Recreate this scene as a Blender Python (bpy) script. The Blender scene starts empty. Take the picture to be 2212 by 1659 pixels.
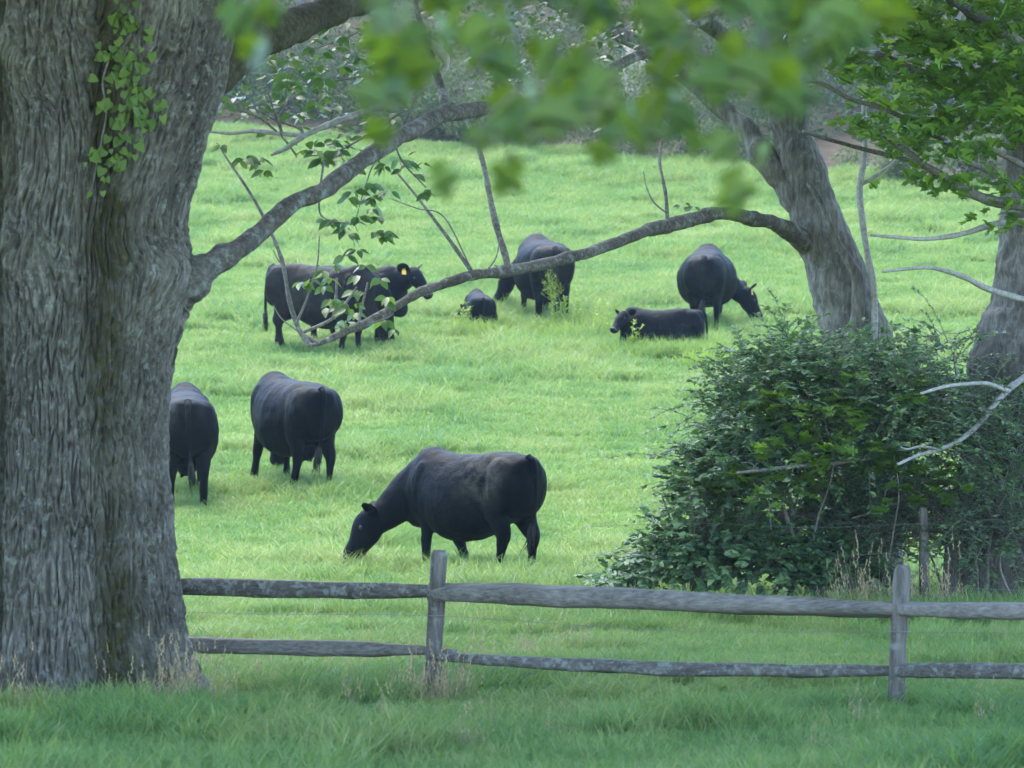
import bpy, bmesh, math, random
import numpy as np
from mathutils import Vector, Matrix

random.seed(7)
RNG = np.random.default_rng(11)
PI = math.pi
scene = bpy.context.scene

# ------------------------------------------------------------------ camera
CAM_H = 2.05          # metres above the ground at the rail fence
FPX = 8200.0          # focal length in pixels of a 2212 px wide picture
CX, CY = 1106.0, 829.5
cam_data = bpy.data.cameras.new('camera')
cam = bpy.data.objects.new('camera', cam_data)
scene.collection.objects.link(cam)
cam.location = (0, 0, CAM_H)
cam.rotation_euler = (math.radians(90), 0, 0)
cam_data.sensor_fit = 'HORIZONTAL'
cam_data.sensor_width = 36.0
cam_data.lens = 36.0 * FPX / 2212.0
cam_data.clip_start = 0.1
cam_data.clip_end = 1000.0
cam_data.dof.use_dof = True
cam_data.dof.focus_distance = 34.0
cam_data.dof.aperture_fstop = 5.4
scene.camera = cam

# ------------------------------------------------------------------ world and sun
SUN_EL, SUN_AZ = math.radians(66), math.radians(115)   # azimuth of the sun, counter-clockwise from +X
world = bpy.data.worlds.new('World')
scene.world = world
world.use_nodes = True
wn, wl = world.node_tree.nodes, world.node_tree.links
wn.clear()
sky = wn.new('ShaderNodeTexSky')
sky.sky_type = 'NISHITA'
sky.sun_disc = False
sky.sun_elevation = SUN_EL
sky.sun_rotation = math.radians(90) - SUN_AZ
sky.air_density = 1.0
sky.dust_density = 0.3
sky.ozone_density = 2.0
bg = wn.new('ShaderNodeBackground')
bg.inputs['Strength'].default_value = 0.15
wo = wn.new('ShaderNodeOutputWorld')
wl.new(sky.outputs[0], bg.inputs[0])
wl.new(bg.outputs[0], wo.inputs[0])

sun_data = bpy.data.lights.new('sun', 'SUN')
sun_data.energy = 1.5
sun_data.angle = math.radians(60)
sun_data.color = (1.0, 0.90, 0.72)
sun = bpy.data.objects.new('sun', sun_data)
scene.collection.objects.link(sun)
sdir = Vector((math.cos(SUN_EL) * math.cos(SUN_AZ), math.cos(SUN_EL) * math.sin(SUN_AZ), math.sin(SUN_EL)))
sun.rotation_euler = sdir.to_track_quat('Z', 'Y').to_euler()
sun.location = sdir * 60

scene.view_settings.view_transform = 'Standard'
scene.view_settings.look = 'None'
scene.view_settings.gamma = 1.0
scene.view_settings.exposure = 3.0
scene.view_settings.use_curve_mapping = False
scene.render.engine = 'CYCLES'
scene.cycles.use_denoising = True
scene.cycles.max_bounces = 8
scene.cycles.diffuse_bounces = 4
scene.cycles.glossy_bounces = 2
scene.cycles.transmission_bounces = 6
scene.cycles.transparent_max_bounces = 8
scene.cycles.caustics_reflective = False
scene.cycles.caustics_refractive = False
scene.cycles.volume_bounces = 0

# ------------------------------------------------------------------ helpers
def px(x, y, d):
    """A point seen at picture position (x, y) of the 2212 x 1659 view, d metres into the scene."""
    return np.array([(x - CX) / FPX * d, d, CAM_H - (y - CY) / FPX * d])

def link(o):
    scene.collection.objects.link(o)
    return o

def tag(o, label=None, cat=None, group=None, kind=None):
    if label: o['label'] = label
    if cat: o['category'] = cat
    if group: o['group'] = group
    if kind: o['kind'] = kind
    return o

def empty(name, loc, rz=0.0):
    o = bpy.data.objects.new(name, None)
    o.empty_display_size = 0.2
    o.location = tuple(float(v) for v in loc)
    o.rotation_euler = (0, 0, rz)
    return link(o)

def make_mesh(name, V, F, mat=None, smooth=False, attrs=None):
    """V (n,3) array, F one array of faces or a list of arrays (quads and triangles)."""
    V = np.asarray(V, dtype=np.float32)
    Fs = F if isinstance(F, list) else [F]
    Fs = [np.asarray(f, dtype=np.int32) for f in Fs if len(f)]
    me = bpy.data.meshes.new(name)
    me.vertices.add(len(V))
    me.vertices.foreach_set('co', V.ravel())
    nl = sum(f.size for f in Fs)
    npoly = sum(len(f) for f in Fs)
    me.loops.add(nl)
    me.polygons.add(npoly)
    me.loops.foreach_set('vertex_index', np.concatenate([f.ravel() for f in Fs]))
    starts = []
    s = 0
    for f in Fs:
        k = f.shape[1]
        starts.append(s + np.arange(len(f)) * k)
        s += f.size
    me.polygons.foreach_set('loop_start', np.concatenate(starts).astype(np.int32))
    if smooth:
        me.polygons.foreach_set('use_smooth', np.ones(npoly, dtype=bool))
    me.update(calc_edges=True)
    me.validate()
    if attrs:
        for k, a in attrs.items():
            at = me.attributes.new(k, 'FLOAT', 'POINT')
            at.data.foreach_set('value', np.asarray(a, dtype=np.float32))
    if mat:
        me.materials.append(mat)
    return me

def add(name, V, F, mat, parent=None, origin=None, smooth=False, attrs=None):
    """Mesh object from world-space vertices; origin moved to its parent's base (or the given point)."""
    if parent is not None:
        org = np.array(wloc(parent))
    elif origin is not None:
        org = np.array(origin)
    else:
        org = np.zeros(3)
    me = make_mesh(name, np.asarray(V) - org, F, mat, smooth, attrs)
    o = bpy.data.objects.new(name, me)
    link(o)
    if parent is not None:
        o.parent = parent
    else:
        o.location = tuple(org)
    return o

def wloc(o):
    v = Vector(o.location)
    p = o.parent
    while p is not None:
        v = v + Vector(p.location)
        p = p.parent
    return v

# vectorised value noise
def _hash(i, j, k, seed):
    h = (i * 374761393 + j * 668265263 + k * 2147483647 + seed * 974711) & 0xffffffff
    h = ((h ^ (h >> 13)) * 1274126177) & 0xffffffff
    h = (h ^ (h >> 16)) * 2246822519 & 0xffffffff
    return ((h >> 8) & 0xffff) / 65535.0

def vnoise(p, seed=0):
    p = np.asarray(p, dtype=np.float64)
    i = np.floor(p).astype(np.int64)
    f = p - i
    u = f * f * f * (f * (f * 6 - 15) + 10)
    r = 0
    for dx in (0, 1):
        wx = u[:, 0] if dx else 1 - u[:, 0]
        for dy in (0, 1):
            wy = u[:, 1] if dy else 1 - u[:, 1]
            for dz in (0, 1):
                wz = u[:, 2] if dz else 1 - u[:, 2]
                r = r + wx * wy * wz * _hash(i[:, 0] + dx, i[:, 1] + dy, i[:, 2] + dz, seed)
    return r

def fbm(p, octaves=4, seed=0):
    p = np.asarray(p, dtype=np.float64)
    r, a, s = 0, 0.5, 0
    for o in range(octaves):
        r = r + a * vnoise(p * (2 ** o), seed + o * 17)
        s += a
        a *= 0.5
    return r / s

def spline(P, n):
    """Catmull-Rom resampling of rows of P to n rows."""
    P = np.asarray(P, dtype=float)
    if len(P) == 2:
        t = np.linspace(0, 1, n)[:, None]
        return P[0] * (1 - t) + P[1] * t
    Q = np.vstack([2 * P[0] - P[1], P, 2 * P[-1] - P[-2]])
    m = len(P) - 1
    t = np.linspace(0, m, n)
    k = np.minimum(t.astype(int), m - 1)
    f = (t - k)[:, None]
    p0, p1, p2, p3 = Q[k], Q[k + 1], Q[k + 2], Q[k + 3]
    return 0.5 * ((2 * p1) + (-p0 + p2) * f + (2 * p0 - 5 * p1 + 4 * p2 - p3) * f ** 2 + (-p0 + 3 * p1 - 3 * p2 + p3) * f ** 3)

def sweep(C, R, L=None, nseg=12, cap=True, rough=0.0, rfreq=3.0, seed=0, nexp=2.0):
    """Closed tube round centres C (n,3). R (n,) radii or (n,2) half-widths (lateral, normal). L optional laterals."""
    C = np.asarray(C, float)
    n = len(C)
    R = np.asarray(R, float)
    if R.ndim == 1:
        R = np.stack([R, R], 1)
    T = np.gradient(C, axis=0)
    T /= np.linalg.norm(T, axis=1)[:, None] + 1e-9
    if L is None:
        ref = np.array([0.0, 0, 1]) if abs(T[0, 2]) < 0.9 else np.array([1.0, 0, 0])
        Ls = []
        l = np.cross(ref, T[0]); l /= np.linalg.norm(l)
        for i in range(n):
            l = l - T[i] * np.dot(l, T[i])
            l /= np.linalg.norm(l) + 1e-9
            Ls.append(l)
        L = np.array(Ls)
    else:
        L = np.asarray(L, float)
        if L.ndim == 1:
            L = np.tile(L, (n, 1))
        L = L - T * np.sum(L * T, 1)[:, None]
        L /= np.linalg.norm(L, axis=1)[:, None] + 1e-9
    N = np.cross(T, L)
    a = np.linspace(0, 2 * PI, nseg, endpoint=False)
    ca, sa = np.cos(a), np.sin(a)
    e = 2.0 / nexp
    ca = np.sign(ca) * np.abs(ca) ** e
    sa = np.sign(sa) * np.abs(sa) ** e
    V = C[:, None, :] + L[:, None, :] * (R[:, 0, None] * ca)[..., None] + N[:, None, :] * (R[:, 1, None] * sa)[..., None]
    V = V.reshape(-1, 3)
    if rough > 0:
        Cr = np.repeat(C, nseg, 0)
        d = V - Cr
        k = fbm(V * rfreq, 3, seed) - 0.5
        V = Cr + d * (1 + 2 * rough * k)[:, None]
    i = np.arange(n - 1)[:, None] * nseg
    j = np.arange(nseg)[None, :]
    jn = (j + 1) % nseg
    F = np.stack([i + j, i + jn, i + nseg + jn, i + nseg + j], -1).reshape(-1, 4)
    out = [F]
    if cap:
        V = np.vstack([V, C[:1], C[-1:]])
        c0, c1 = n * nseg, n * nseg + 1
        jj = np.arange(nseg)
        t0 = np.stack([np.full(nseg, c0), (jj + 1) % nseg, jj], 1)
        b = (n - 1) * nseg
        t1 = np.stack([np.full(nseg, c1), b + jj, b + (jj + 1) % nseg], 1)
        out.append(np.vstack([t0, t1]))
    return V, out

class MB:
    """Collects pieces into one mesh."""
    def __init__(self):
        self.V, self.Q, self.T, self.n, self.A = [], [], [], 0, []
    def put(self, V, Fs, a=None):
        V = np.asarray(V)
        for F in (Fs if isinstance(Fs, list) else [Fs]):
            F = np.asarray(F)
            if not len(F): continue
            (self.Q if F.shape[1] == 4 else self.T).append(F + self.n)
        self.V.append(V)
        self.A.append(np.full(len(V), random.random() if a is None else 0.0) if (a is None or np.isscalar(a)) else a)
        if np.isscalar(a): self.A[-1][:] = a
        self.n += len(V)
    def tube(self, P, R, n=None, nseg=6, rough=0.0, seed=0):
        P = np.asarray(P, float); R = np.asarray(R, float)
        n = n or max(4, 4 * len(P))
        C = spline(P, n)
        r = np.interp(np.linspace(0, 1, n), np.linspace(0, 1, len(R)), R)
        self.put(*sweep(C, r, nseg=nseg, rough=rough, seed=seed))
        return C
    def done(self):
        F = []
        if self.Q: F.append(np.vstack(self.Q))
        if self.T: F.append(np.vstack(self.T))
        return np.vstack(self.V), F, np.concatenate(self.A)
    def build(self, name, mat, parent=None, origin=None, smooth=True):
        V, F, A = self.done()
        return add(name, V, F, mat, parent, origin, smooth, {'rnd': A})

def rot_from(z, spin, tilt=None):
    """Rotation matrices (n,3,3) whose third column is z (n,3), spun by spin about it."""
    z = z / (np.linalg.norm(z, axis=1)[:, None] + 1e-9)
    ref = np.where(np.abs(z[:, 2:3]) < 0.95, np.array([[0, 0, 1.0]]), np.array([[1.0, 0, 0]]))
    x = np.cross(ref, z); x /= np.linalg.norm(x, axis=1)[:, None] + 1e-9
    y = np.cross(z, x)
    c, s = np.cos(spin)[:, None], np.sin(spin)[:, None]
    return np.stack([x * c + y * s, -x * s + y * c, z], -1)

def scatter(tmpl, P, M, S):
    """Copies of a template (V,F) at points P with matrices M and sizes S -> V, F, rnd attribute."""
    tv, tf = tmpl
    n, k = len(P), len(tv)
    S = np.asarray(S, float)
    V = np.einsum('nij,kj->nki', M, tv) * S[:, None, None] + P[:, None, :]
    F = (tf[None] + (np.arange(n) * k)[:, None, None]).reshape(-1, tf.shape[1])
    A = np.repeat(RNG.random(n), k)
    return V.reshape(-1, 3), F, A

# ------------------------------------------------------------------ leaf shapes: y along the leaf, unit length, z up
def _leaf(outline, fold=0.12, droop=0.15):
    """Two-sided folded leaf from the half outline [(x, y), ...] from base to tip."""
    mid = [(0, y) for _, y in outline]
    V, T = [], []
    for (x, y) in outline:
        V += [(-x, y, fold * x - droop * y * y), (0, y, -droop * y * y), (x, y, fold * x - droop * y * y)]
    for i in range(len(outline) - 1):
        a, b = 3 * i, 3 * i + 3
        T += [(a, a + 1, b + 1), (a, b + 1, b), (a + 1, a + 2, b + 2), (a + 1, b + 2, b + 1)]
    return np.array(V, float), np.array(T)

LEAF_OVATE = _leaf([(0.0, 0.0), (0.24, 0.28), (0.25, 0.55), (0.12, 0.82), (0.0, 1.0)], 0.25, 0.18)
LEAF_SMALL = (np.array([[0, 0, 0], [0.26, 0.45, 0.06], [0, 1, -0.1], [-0.26, 0.45, 0.06], [0, .5, -.03]], float),
              np.array([[0, 1, 4], [1, 2, 4], [2, 3, 4], [3, 0, 4]]))
LEAF_HEART = _leaf([(0.0, 0.08), (0.34, 0.0), (0.46, 0.22), (0.36, 0.55), (0.16, 0.82), (0.0, 1.0)], 0.15, 0.2)
LEAF_MAPLE = _leaf([(0.0, 0.0), (0.22, -0.04), (0.38, 0.12), (0.22, 0.24), (0.52, 0.40), (0.56, 0.62), (0.30, 0.52), (0.22, 0.62), (0.27, 0.84), (0.12, 0.80), (0.0, 1.0)], 0.10, 0.2)
LEAF_QUAD = (np.array([[0, 0, 0], [.28, .5, .06], [0, 1, -.08], [-.28, .5, .06]], float), np.array([[0, 1, 2], [0, 2, 3]]))
CARD = (np.array([[-.5, 0, 0], [.5, 0, .1], [.35, .6, -.05], [0, 1, -.1], [-.4, .6, .1]], float),
        np.array([[0, 1, 2], [0, 2, 4], [2, 3, 4]]))

# ------------------------------------------------------------------ materials
def new_mat(name):
    m = bpy.data.materials.new(name)
    m.use_nodes = True
    nt = m.node_tree
    nt.nodes.clear()
    out = nt.nodes.new('ShaderNodeOutputMaterial')
    return m, nt.nodes, nt.links, out

def N_(nodes, kind, **kw):
    n = nodes.new(kind)
    for k, v in kw.items():
        if k.startswith('i_'):
            n.inputs[k[2:].replace('_', ' ')].default_value = v
        else:
            setattr(n, k, v)
    return n

def ramp(nodes, stops):
    r = nodes.new('ShaderNodeValToRGB')
    el = r.color_ramp.elements
    while len(el) > len(stops):
        el.remove(el[-1])
    while len(el) < len(stops):
        el.new(0.5)
    for e, (p, c) in zip(el, stops):
        e.position = p
        e.color = (c[0], c[1], c[2], 1) if len(c) == 3 else c
    return r

def mixc(nodes, links, fac, a, b, blend='MIX'):
    m = nodes.new('ShaderNodeMix')
    m.data_type = 'RGBA'
    m.blend_type = blend
    for sock, v in ((m.inputs[0], fac), (m.inputs[6], a), (m.inputs[7], b)):
        if hasattr(v, 'is_output'):
            links.new(v, sock)
        elif isinstance(v, (tuple, list)):
            sock.default_value = (v[0], v[1], v[2], 1)
        else:
            sock.default_value = v
    return m.outputs[2]

def leaf_material(name, dark, mid, light, trans_col, trans=0.35, rough=0.4, spec=0.5, use_object=False, scale=0.8):
    m, nd, ln, out = new_mat(name)
    if use_object:
        rnd = N_(nd, 'ShaderNodeObjectInfo').outputs['Random']
    else:
        rnd = N_(nd, 'ShaderNodeAttribute', attribute_name='rnd').outputs['Fac']
    geo = N_(nd, 'ShaderNodeNewGeometry')
    nz = N_(nd, 'ShaderNodeTexNoise', i_Scale=scale, i_Detail=2.0)
    ln.new(geo.outputs['Position'], nz.inputs['Vector'])
    ad = N_(nd, 'ShaderNodeMath', operation='MULTIPLY_ADD')
    ln.new(rnd, ad.inputs[0]); ad.inputs[1].default_value = 0.55
    sb = N_(nd, 'ShaderNodeMath', operation='MULTIPLY_ADD')
    ln.new(nz.outputs['Fac'], sb.inputs[0]); sb.inputs[1].default_value = 1.0; sb.inputs[2].default_value = -0.28
    ln.new(sb.outputs[0], ad.inputs[2])
    cr = ramp(nd, [(0.0, dark), (0.5, mid), (1.0, light)])
    ln.new(ad.outputs[0], cr.inputs[0])
    p = N_(nd, 'ShaderNodeBsdfPrincipled')
    p.inputs['Roughness'].default_value = rough
    p.inputs['Specular IOR Level'].default_value = spec
    ln.new(cr.outputs[0], p.inputs['Base Color'])
    t = N_(nd, 'ShaderNodeBsdfTranslucent')
    tc = mixc(nd, ln, 0.6, cr.outputs[0], trans_col)
    ln.new(tc, t.inputs['Color'])
    mx = N_(nd, 'ShaderNodeMixShader')
    mx.inputs[0].default_value = trans
    ln.new(p.outputs[0], mx.inputs[1]); ln.new(t.outputs[0], mx.inputs[2])
    ln.new(mx.outputs[0], out.inputs[0])
    return m

def bark_material(name, dark, mid, light, lichen=0.3, lichen_col=(0.30, 0.34, 0.30), stretch=6.0, scale=14.0, bump=0.5, moss=False, bdist=0.02, lscale=9.0):
    m, nd, ln, out = new_mat(name)
    tc = N_(nd, 'ShaderNodeTexCoord')
    mp = N_(nd, 'ShaderNodeMapping')
    mp.inputs['Scale'].default_value = (1, 1, 1.0 / stretch)
    ln.new(tc.outputs['Object'], mp.inputs[0])
    n1 = N_(nd, 'ShaderNodeTexNoise', i_Scale=scale, i_Detail=6.0, i_Roughness=0.65)
    if moss:
        cu = N_(nd, 'ShaderNodeAttribute', attribute_name='bark_u'); cv = N_(nd, 'ShaderNodeAttribute', attribute_name='bark_v')
        cb = N_(nd, 'ShaderNodeCombineXYZ')
        ln.new(cu.outputs['Fac'], cb.inputs[0]); ln.new(cv.outputs['Fac'], cb.inputs[1])
        ln.new(cb.outputs[0], n1.inputs['Vector'])
        n1.inputs['Scale'].default_value = 1.0
    else:
        ln.new(mp.outputs[0], n1.inputs['Vector'])
    n2 = N_(nd, 'ShaderNodeTexNoise', i_Scale=2.2, i_Detail=3.0)
    ln.new(tc.outputs['Object'], n2.inputs['Vector'])
    ad = N_(nd, 'ShaderNodeMath', operation='MULTIPLY_ADD')
    ln.new(n2.outputs['Fac'], ad.inputs[0]); ad.inputs[1].default_value = 0.6; ad.inputs[2].default_value = -0.3
    a2 = N_(nd, 'ShaderNodeMath', operation='ADD')
    ln.new(ad.outputs[0], a2.inputs[0]); ln.new(n1.outputs['Fac'], a2.inputs[1])
    cr = ramp(nd, [(0.28, dark), (0.52, mid), (0.75, light)])
    ln.new(a2.outputs[0], cr.inputs[0])
    col = cr.outputs[0]
    # lichen patches
    n3 = N_(nd, 'ShaderNodeTexNoise', i_Scale=lscale, i_Detail=6.0, i_Roughness=0.72)
    ln.new(tc.outputs['Object'], n3.inputs['Vector'])
    lo = 0.74 - 0.3 * lichen
    lr = ramp(nd, [(lo, (0, 0, 0)), (lo + 0.10, (.75, .75, .75))])
    ln.new(n3.outputs['Fac'], lr.inputs[0])
    col = mixc(nd, ln, lr.outputs[0], col, lichen_col)
    if moss:
        at = N_(nd, 'ShaderNodeAttribute', attribute_name='moss')
        n4 = N_(nd, 'ShaderNodeTexNoise', i_Scale=16.0, i_Detail=4.0)
        ln.new(tc.outputs['Object'], n4.inputs['Vector'])
        mu = N_(nd, 'ShaderNodeMath', operation='MULTIPLY')
        ln.new(at.outputs['Fac'], mu.inputs[0])
        mr = ramp(nd, [(0.3, (0.45, 0.45, 0.45)), (0.55, (1, 1, 1))])
        ln.new(n4.outputs['Fac'], mr.inputs[0]); ln.new(mr.outputs[0], mu.inputs[1])
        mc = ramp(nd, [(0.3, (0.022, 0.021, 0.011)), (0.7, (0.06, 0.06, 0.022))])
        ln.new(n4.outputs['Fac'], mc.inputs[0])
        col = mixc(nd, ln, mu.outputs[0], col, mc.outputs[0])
    p = N_(nd, 'ShaderNodeBsdfPrincipled')
    p.inputs['Roughness'].default_value = 0.9
    p.inputs['Specular IOR Level'].default_value = 0.25
    ln.new(col, p.inputs['Base Color'])
    bp = N_(nd, 'ShaderNodeBump')
    bp.inputs['Strength'].default_value = bump
    bp.inputs['Distance'].default_value = bdist
    ln.new(n1.outputs['Fac'], bp.inputs['Height'])
    ln.new(bp.outputs[0], p.inputs['Normal'])
    ln.new(p.outputs[0], out.inputs[0])
    return m

M = {}
M['bark_big'] = bark_material('grey_furrowed_bark', (0.034, 0.030, 0.025), (0.122, 0.115, 0.101), (0.27, 0.262, 0.238), 0.62, (0.26, 0.29, 0.265), 7.0, 30.0, 0.9, True, 0.03, 14.0)
M['bark'] = bark_material('grey_bark', (0.04, 0.036, 0.03), (0.11, 0.102, 0.09), (0.21, 0.205, 0.19), 0.55, (0.18, 0.205, 0.19), 4.0, 26.0, 0.8, False)
M['bark_limb'] = bark_material('lichen_limb_bark', (0.032, 0.028, 0.023), (0.075, 0.068, 0.058), (0.15, 0.145, 0.13), 0.72, (0.20, 0.225, 0.215), 1.0, 30.0, 0.8, False, 0.015)
M['bark_moss_shade'] = bark_material('mossy_and_shaded_bark', (0.02, 0.018, 0.011), (0.045, 0.042, 0.024), (0.085, 0.08, 0.055), 0.35, (0.12, 0.135, 0.10), 1.0, 26.0, 0.8, False)  # moss on the top limb; its dark tone also shades the old post
M['twig'] = bark_material('twig_bark', (0.06, 0.055, 0.05), (0.14, 0.13, 0.12), (0.24, 0.24, 0.23), 0.5, (0.20, 0.22, 0.21), 1.0, 40.0, 0.3, False, 0.006)
M['twig_pale'] = bark_material('pale_twig_bark', (0.16, 0.155, 0.145), (0.27, 0.265, 0.25), (0.38, 0.38, 0.37), 0.5, (0.42, 0.45, 0.44), 1.0, 30.0, 0.3, False, 0.006)
M['wood'] = bark_material('weathered_rail_wood', (0.065, 0.06, 0.055), (0.15, 0.142, 0.132), (0.235, 0.225, 0.21), 0.0, (0.32, 0.37, 0.36), 1.0, 60.0, 0.7, False, 0.012, 16.0)
M['wood_lichen'] = bark_material('lichen_rail_wood', (0.035, 0.032, 0.029), (0.085, 0.08, 0.073), (0.15, 0.145, 0.135), 0.80, (0.21, 0.235, 0.22), 1.0, 60.0, 0.7, False, 0.012, 16.0)
M['wood_post'] = bark_material('weathered_post_wood', (0.04, 0.036, 0.033), (0.10, 0.093, 0.087), (0.18, 0.172, 0.163), 0.6, (0.19, 0.215, 0.205), 8.0, 30.0, 0.6, False, 0.01)
M['snag'] = bark_material('bare_tan_wood', (0.30, 0.235, 0.18), (0.42, 0.34, 0.27), (0.50, 0.42, 0.35), 0.0, (0.4, 0.36, 0.3), 5.0, 8.0, 0.3, False)
for k in ('wood', 'wood_lichen'):   # grain runs along the rails
    for n in M[k].node_tree.nodes:
        if n.type == 'MAPPING':
            n.inputs['Scale'].default_value = (0.05, 1, 1)
M['leaf_near'] = leaf_material('near_maple_leaf', (0.020, 0.052, 0.013), (0.040, 0.088, 0.013), (0.09, 0.145, 0.014), (0.17, 0.26, 0.006), 0.52, 0.36, 0.5, True)
M['leaf_limb'] = leaf_material('limb_leaf', (0.035, 0.08, 0.035), (0.055, 0.12, 0.045), (0.09, 0.17, 0.045), (0.20, 0.33, 0.035), 0.42, 0.34, 0.55, True)
M['leaf_vine'] = leaf_material('vine_leaf', (0.055, 0.12, 0.025), (0.11, 0.19, 0.035), (0.18, 0.26, 0.045), (0.25, 0.38, 0.05), 0.3, 0.45, 0.35, True)
M['leaf_maple'] = leaf_material('maple_leaf', (0.045, 0.11, 0.022), (0.10, 0.20, 0.03), (0.18, 0.29, 0.035), (0.34, 0.50, 0.03), 0.52, 0.35, 0.4)
M['leaf_bush'] = leaf_material('shrub_leaf', (0.045, 0.105, 0.058), (0.105, 0.195, 0.09), (0.20, 0.31, 0.10), (0.16, 0.29, 0.035), 0.35, 0.45, 0.4, scale=1.6)
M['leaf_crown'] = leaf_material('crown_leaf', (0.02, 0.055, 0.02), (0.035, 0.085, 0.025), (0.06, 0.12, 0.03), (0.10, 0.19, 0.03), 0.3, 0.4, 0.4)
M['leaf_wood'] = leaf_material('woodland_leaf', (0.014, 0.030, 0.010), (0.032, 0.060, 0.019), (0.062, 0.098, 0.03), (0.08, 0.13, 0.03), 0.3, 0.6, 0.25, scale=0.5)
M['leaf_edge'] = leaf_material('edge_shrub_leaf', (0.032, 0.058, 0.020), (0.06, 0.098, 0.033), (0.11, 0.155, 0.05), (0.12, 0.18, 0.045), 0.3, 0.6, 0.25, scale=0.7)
# ------------------------------------------------------------------ terrain
PROF_D = np.array([0, 36, 41.5, 46.2, 49.5, 56, 64, 67, 71, 85, 100, 110, 140, 200.0])
PROF_Z = np.array([0, 0.0, .06, .48, .80, 1.65, 2.75, 3.2, 3.75, 5.75, 8.4, 11.0, 20.0, 40.0])

def gz(x, y):
    """Ground height."""
    x = np.asarray(x, float); y = np.asarray(y, float)
    z = 0
    for o, w in ((-2.5, .2), (-1.2, .2), (0, .2), (1.2, .2), (2.5, .2)):
        z = z + w * np.interp(y + o, PROF_D, PROF_Z)
    p = np.stack([x * 0.35, y * 0.35, np.zeros_like(x)], -1).reshape(-1, 3)
    b = (fbm(p, 3, 5) - 0.5).reshape(np.shape(x))
    amp = np.clip((y - 28) / 12.0, 0, 1) * 0.10
    return z + b * amp

def gz1(x, y):
    return float(gz(np.array([x]), np.array([y]))[0])

def edge_d(x):
    """Depth at which the pasture ends and the wood begins."""
    return np.interp(x, [-14, -8, 2, 6, 12, 20], [103, 102, 97, 94, 90, 88])

def gpx(x, d):
    """Ground point below picture column x at depth d."""
    X = (x - CX) / FPX * d
    return np.array([X, d, gz1(X, d)])

def grass_color_nodes(nd, ln, rnd):
    geo = N_(nd, 'ShaderNodeNewGeometry')
    n1 = N_(nd, 'ShaderNodeTexNoise', i_Scale=0.55, i_Detail=4.0, i_Roughness=0.6)
    n2 = N_(nd, 'ShaderNodeTexNoise', i_Scale=2.6, i_Detail=3.0)
    mp = N_(nd, 'ShaderNodeMapping')
    mp.inputs['Scale'].default_value = (1, 0.6, 0)
    ln.new(geo.outputs['Position'], mp.inputs[0])
    ln.new(mp.outputs[0], n1.inputs['Vector']); ln.new(mp.outputs[0], n2.inputs['Vector'])
    a = N_(nd, 'ShaderNodeMath', operation='MULTIPLY_ADD')
    ln.new(n1.outputs['Fac'], a.inputs[0]); a.inputs[1].default_value = 1.7; a.inputs[2].default_value = -0.82
    b = N_(nd, 'ShaderNodeMath', operation='MULTIPLY_ADD')
    ln.new(n2.outputs['Fac'], b.inputs[0]); b.inputs[1].default_value = 0.7
    ln.new(a.outputs[0], b.inputs[2])
    c = N_(nd, 'ShaderNodeMath', operation='MULTIPLY_ADD')
    if rnd is not None:
        ln.new(rnd, c.inputs[0]); c.inputs[1].default_value = 0.62
    else:
        c.inputs[0].default_value = 0.5; c.inputs[1].default_value = 0.5
    ln.new(b.outputs[0], c.inputs[2])
    cr = ramp(nd, [(0.08, (0.045, 0.140, 0.062)), (0.40, (0.090, 0.205, 0.066)), (0.70, (0.15, 0.26, 0.068)), (1.0, (0.26, 0.31, 0.12))])
    ln.new(c.outputs[0], cr.inputs[0])
    return cr.outputs[0]

def ground_material():
    m, nd, ln, out = new_mat('pasture_ground')
    g = grass_color_nodes(nd, ln, None)
    geo = N_(nd, 'ShaderNodeNewGeometry')
    nb = N_(nd, 'ShaderNodeTexNoise', i_Scale=1.2, i_Detail=6.0, i_Roughness=0.7)
    ln.new(geo.outputs['Position'], nb.inputs['Vector'])
    br = ramp(nd, [(0.3, (0.022, 0.017, 0.011)), (0.5, (0.048, 0.036, 0.023)), (0.72, (0.085, 0.065, 0.04))])
    ln.new(nb.outputs['Fac'], br.inputs[0])
    at = N_(nd, 'ShaderNodeAttribute', attribute_name='litter')
    gd = mixc(nd, ln, 0.35, g, (0.05, 0.075, 0.02))
    col = mixc(nd, ln, at.outputs['Fac'], gd, br.outputs[0])
    p = N_(nd, 'ShaderNodeBsdfPrincipled')
    p.inputs['Roughness'].default_value = 0.95
    p.inputs['Specular IOR Level'].default_value = 0.1
    ln.new(col, p.inputs['Base Color'])
    bp = N_(nd, 'ShaderNodeBump'); bp.inputs['Strength'].default_value = 0.5; bp.inputs['Distance'].default_value = 0.05
    ln.new(nb.outputs['Fac'], bp.inputs['Height']); ln.new(bp.outputs[0], p.inputs['Normal'])
    ln.new(p.outputs[0], out.inputs[0])
    return m

ys = np.concatenate([np.linspace(-60, 12, 14), np.arange(13, 112, 0.4), np.linspace(113, 320, 50)])
xs = np.concatenate([np.linspace(-200, -26, 24), np.arange(-25, 25.1, 0.5), np.linspace(26, 200, 24)])
GX, GY = np.meshgrid(xs, ys)
GZ = gz(GX, GY)
nx, ny = len(xs), len(ys)
ii = (np.arange(ny - 1)[:, None] * nx + np.arange(nx - 1)[None]).ravel()
F = np.stack([ii, ii + 1, ii + nx + 1, ii + nx], 1)
lit = np.clip((GY - edge_d(GX) + 1.0 + 2.5 * (fbm(np.stack([GX, GY, 0 * GX], -1).reshape(-1, 3) * 0.4, 3, 9).reshape(GX.shape) - .5)) / 1.5, 0, 1)
M['ground'] = ground_material()
g = add('pasture_ground', np.stack([GX, GY, GZ], -1).reshape(-1, 3), F, M['ground'], smooth=True, attrs={'litter': lit.ravel()})
tag(g, 'green pasture sloping up from the fence to the wood', 'ground', kind='structure')

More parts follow.
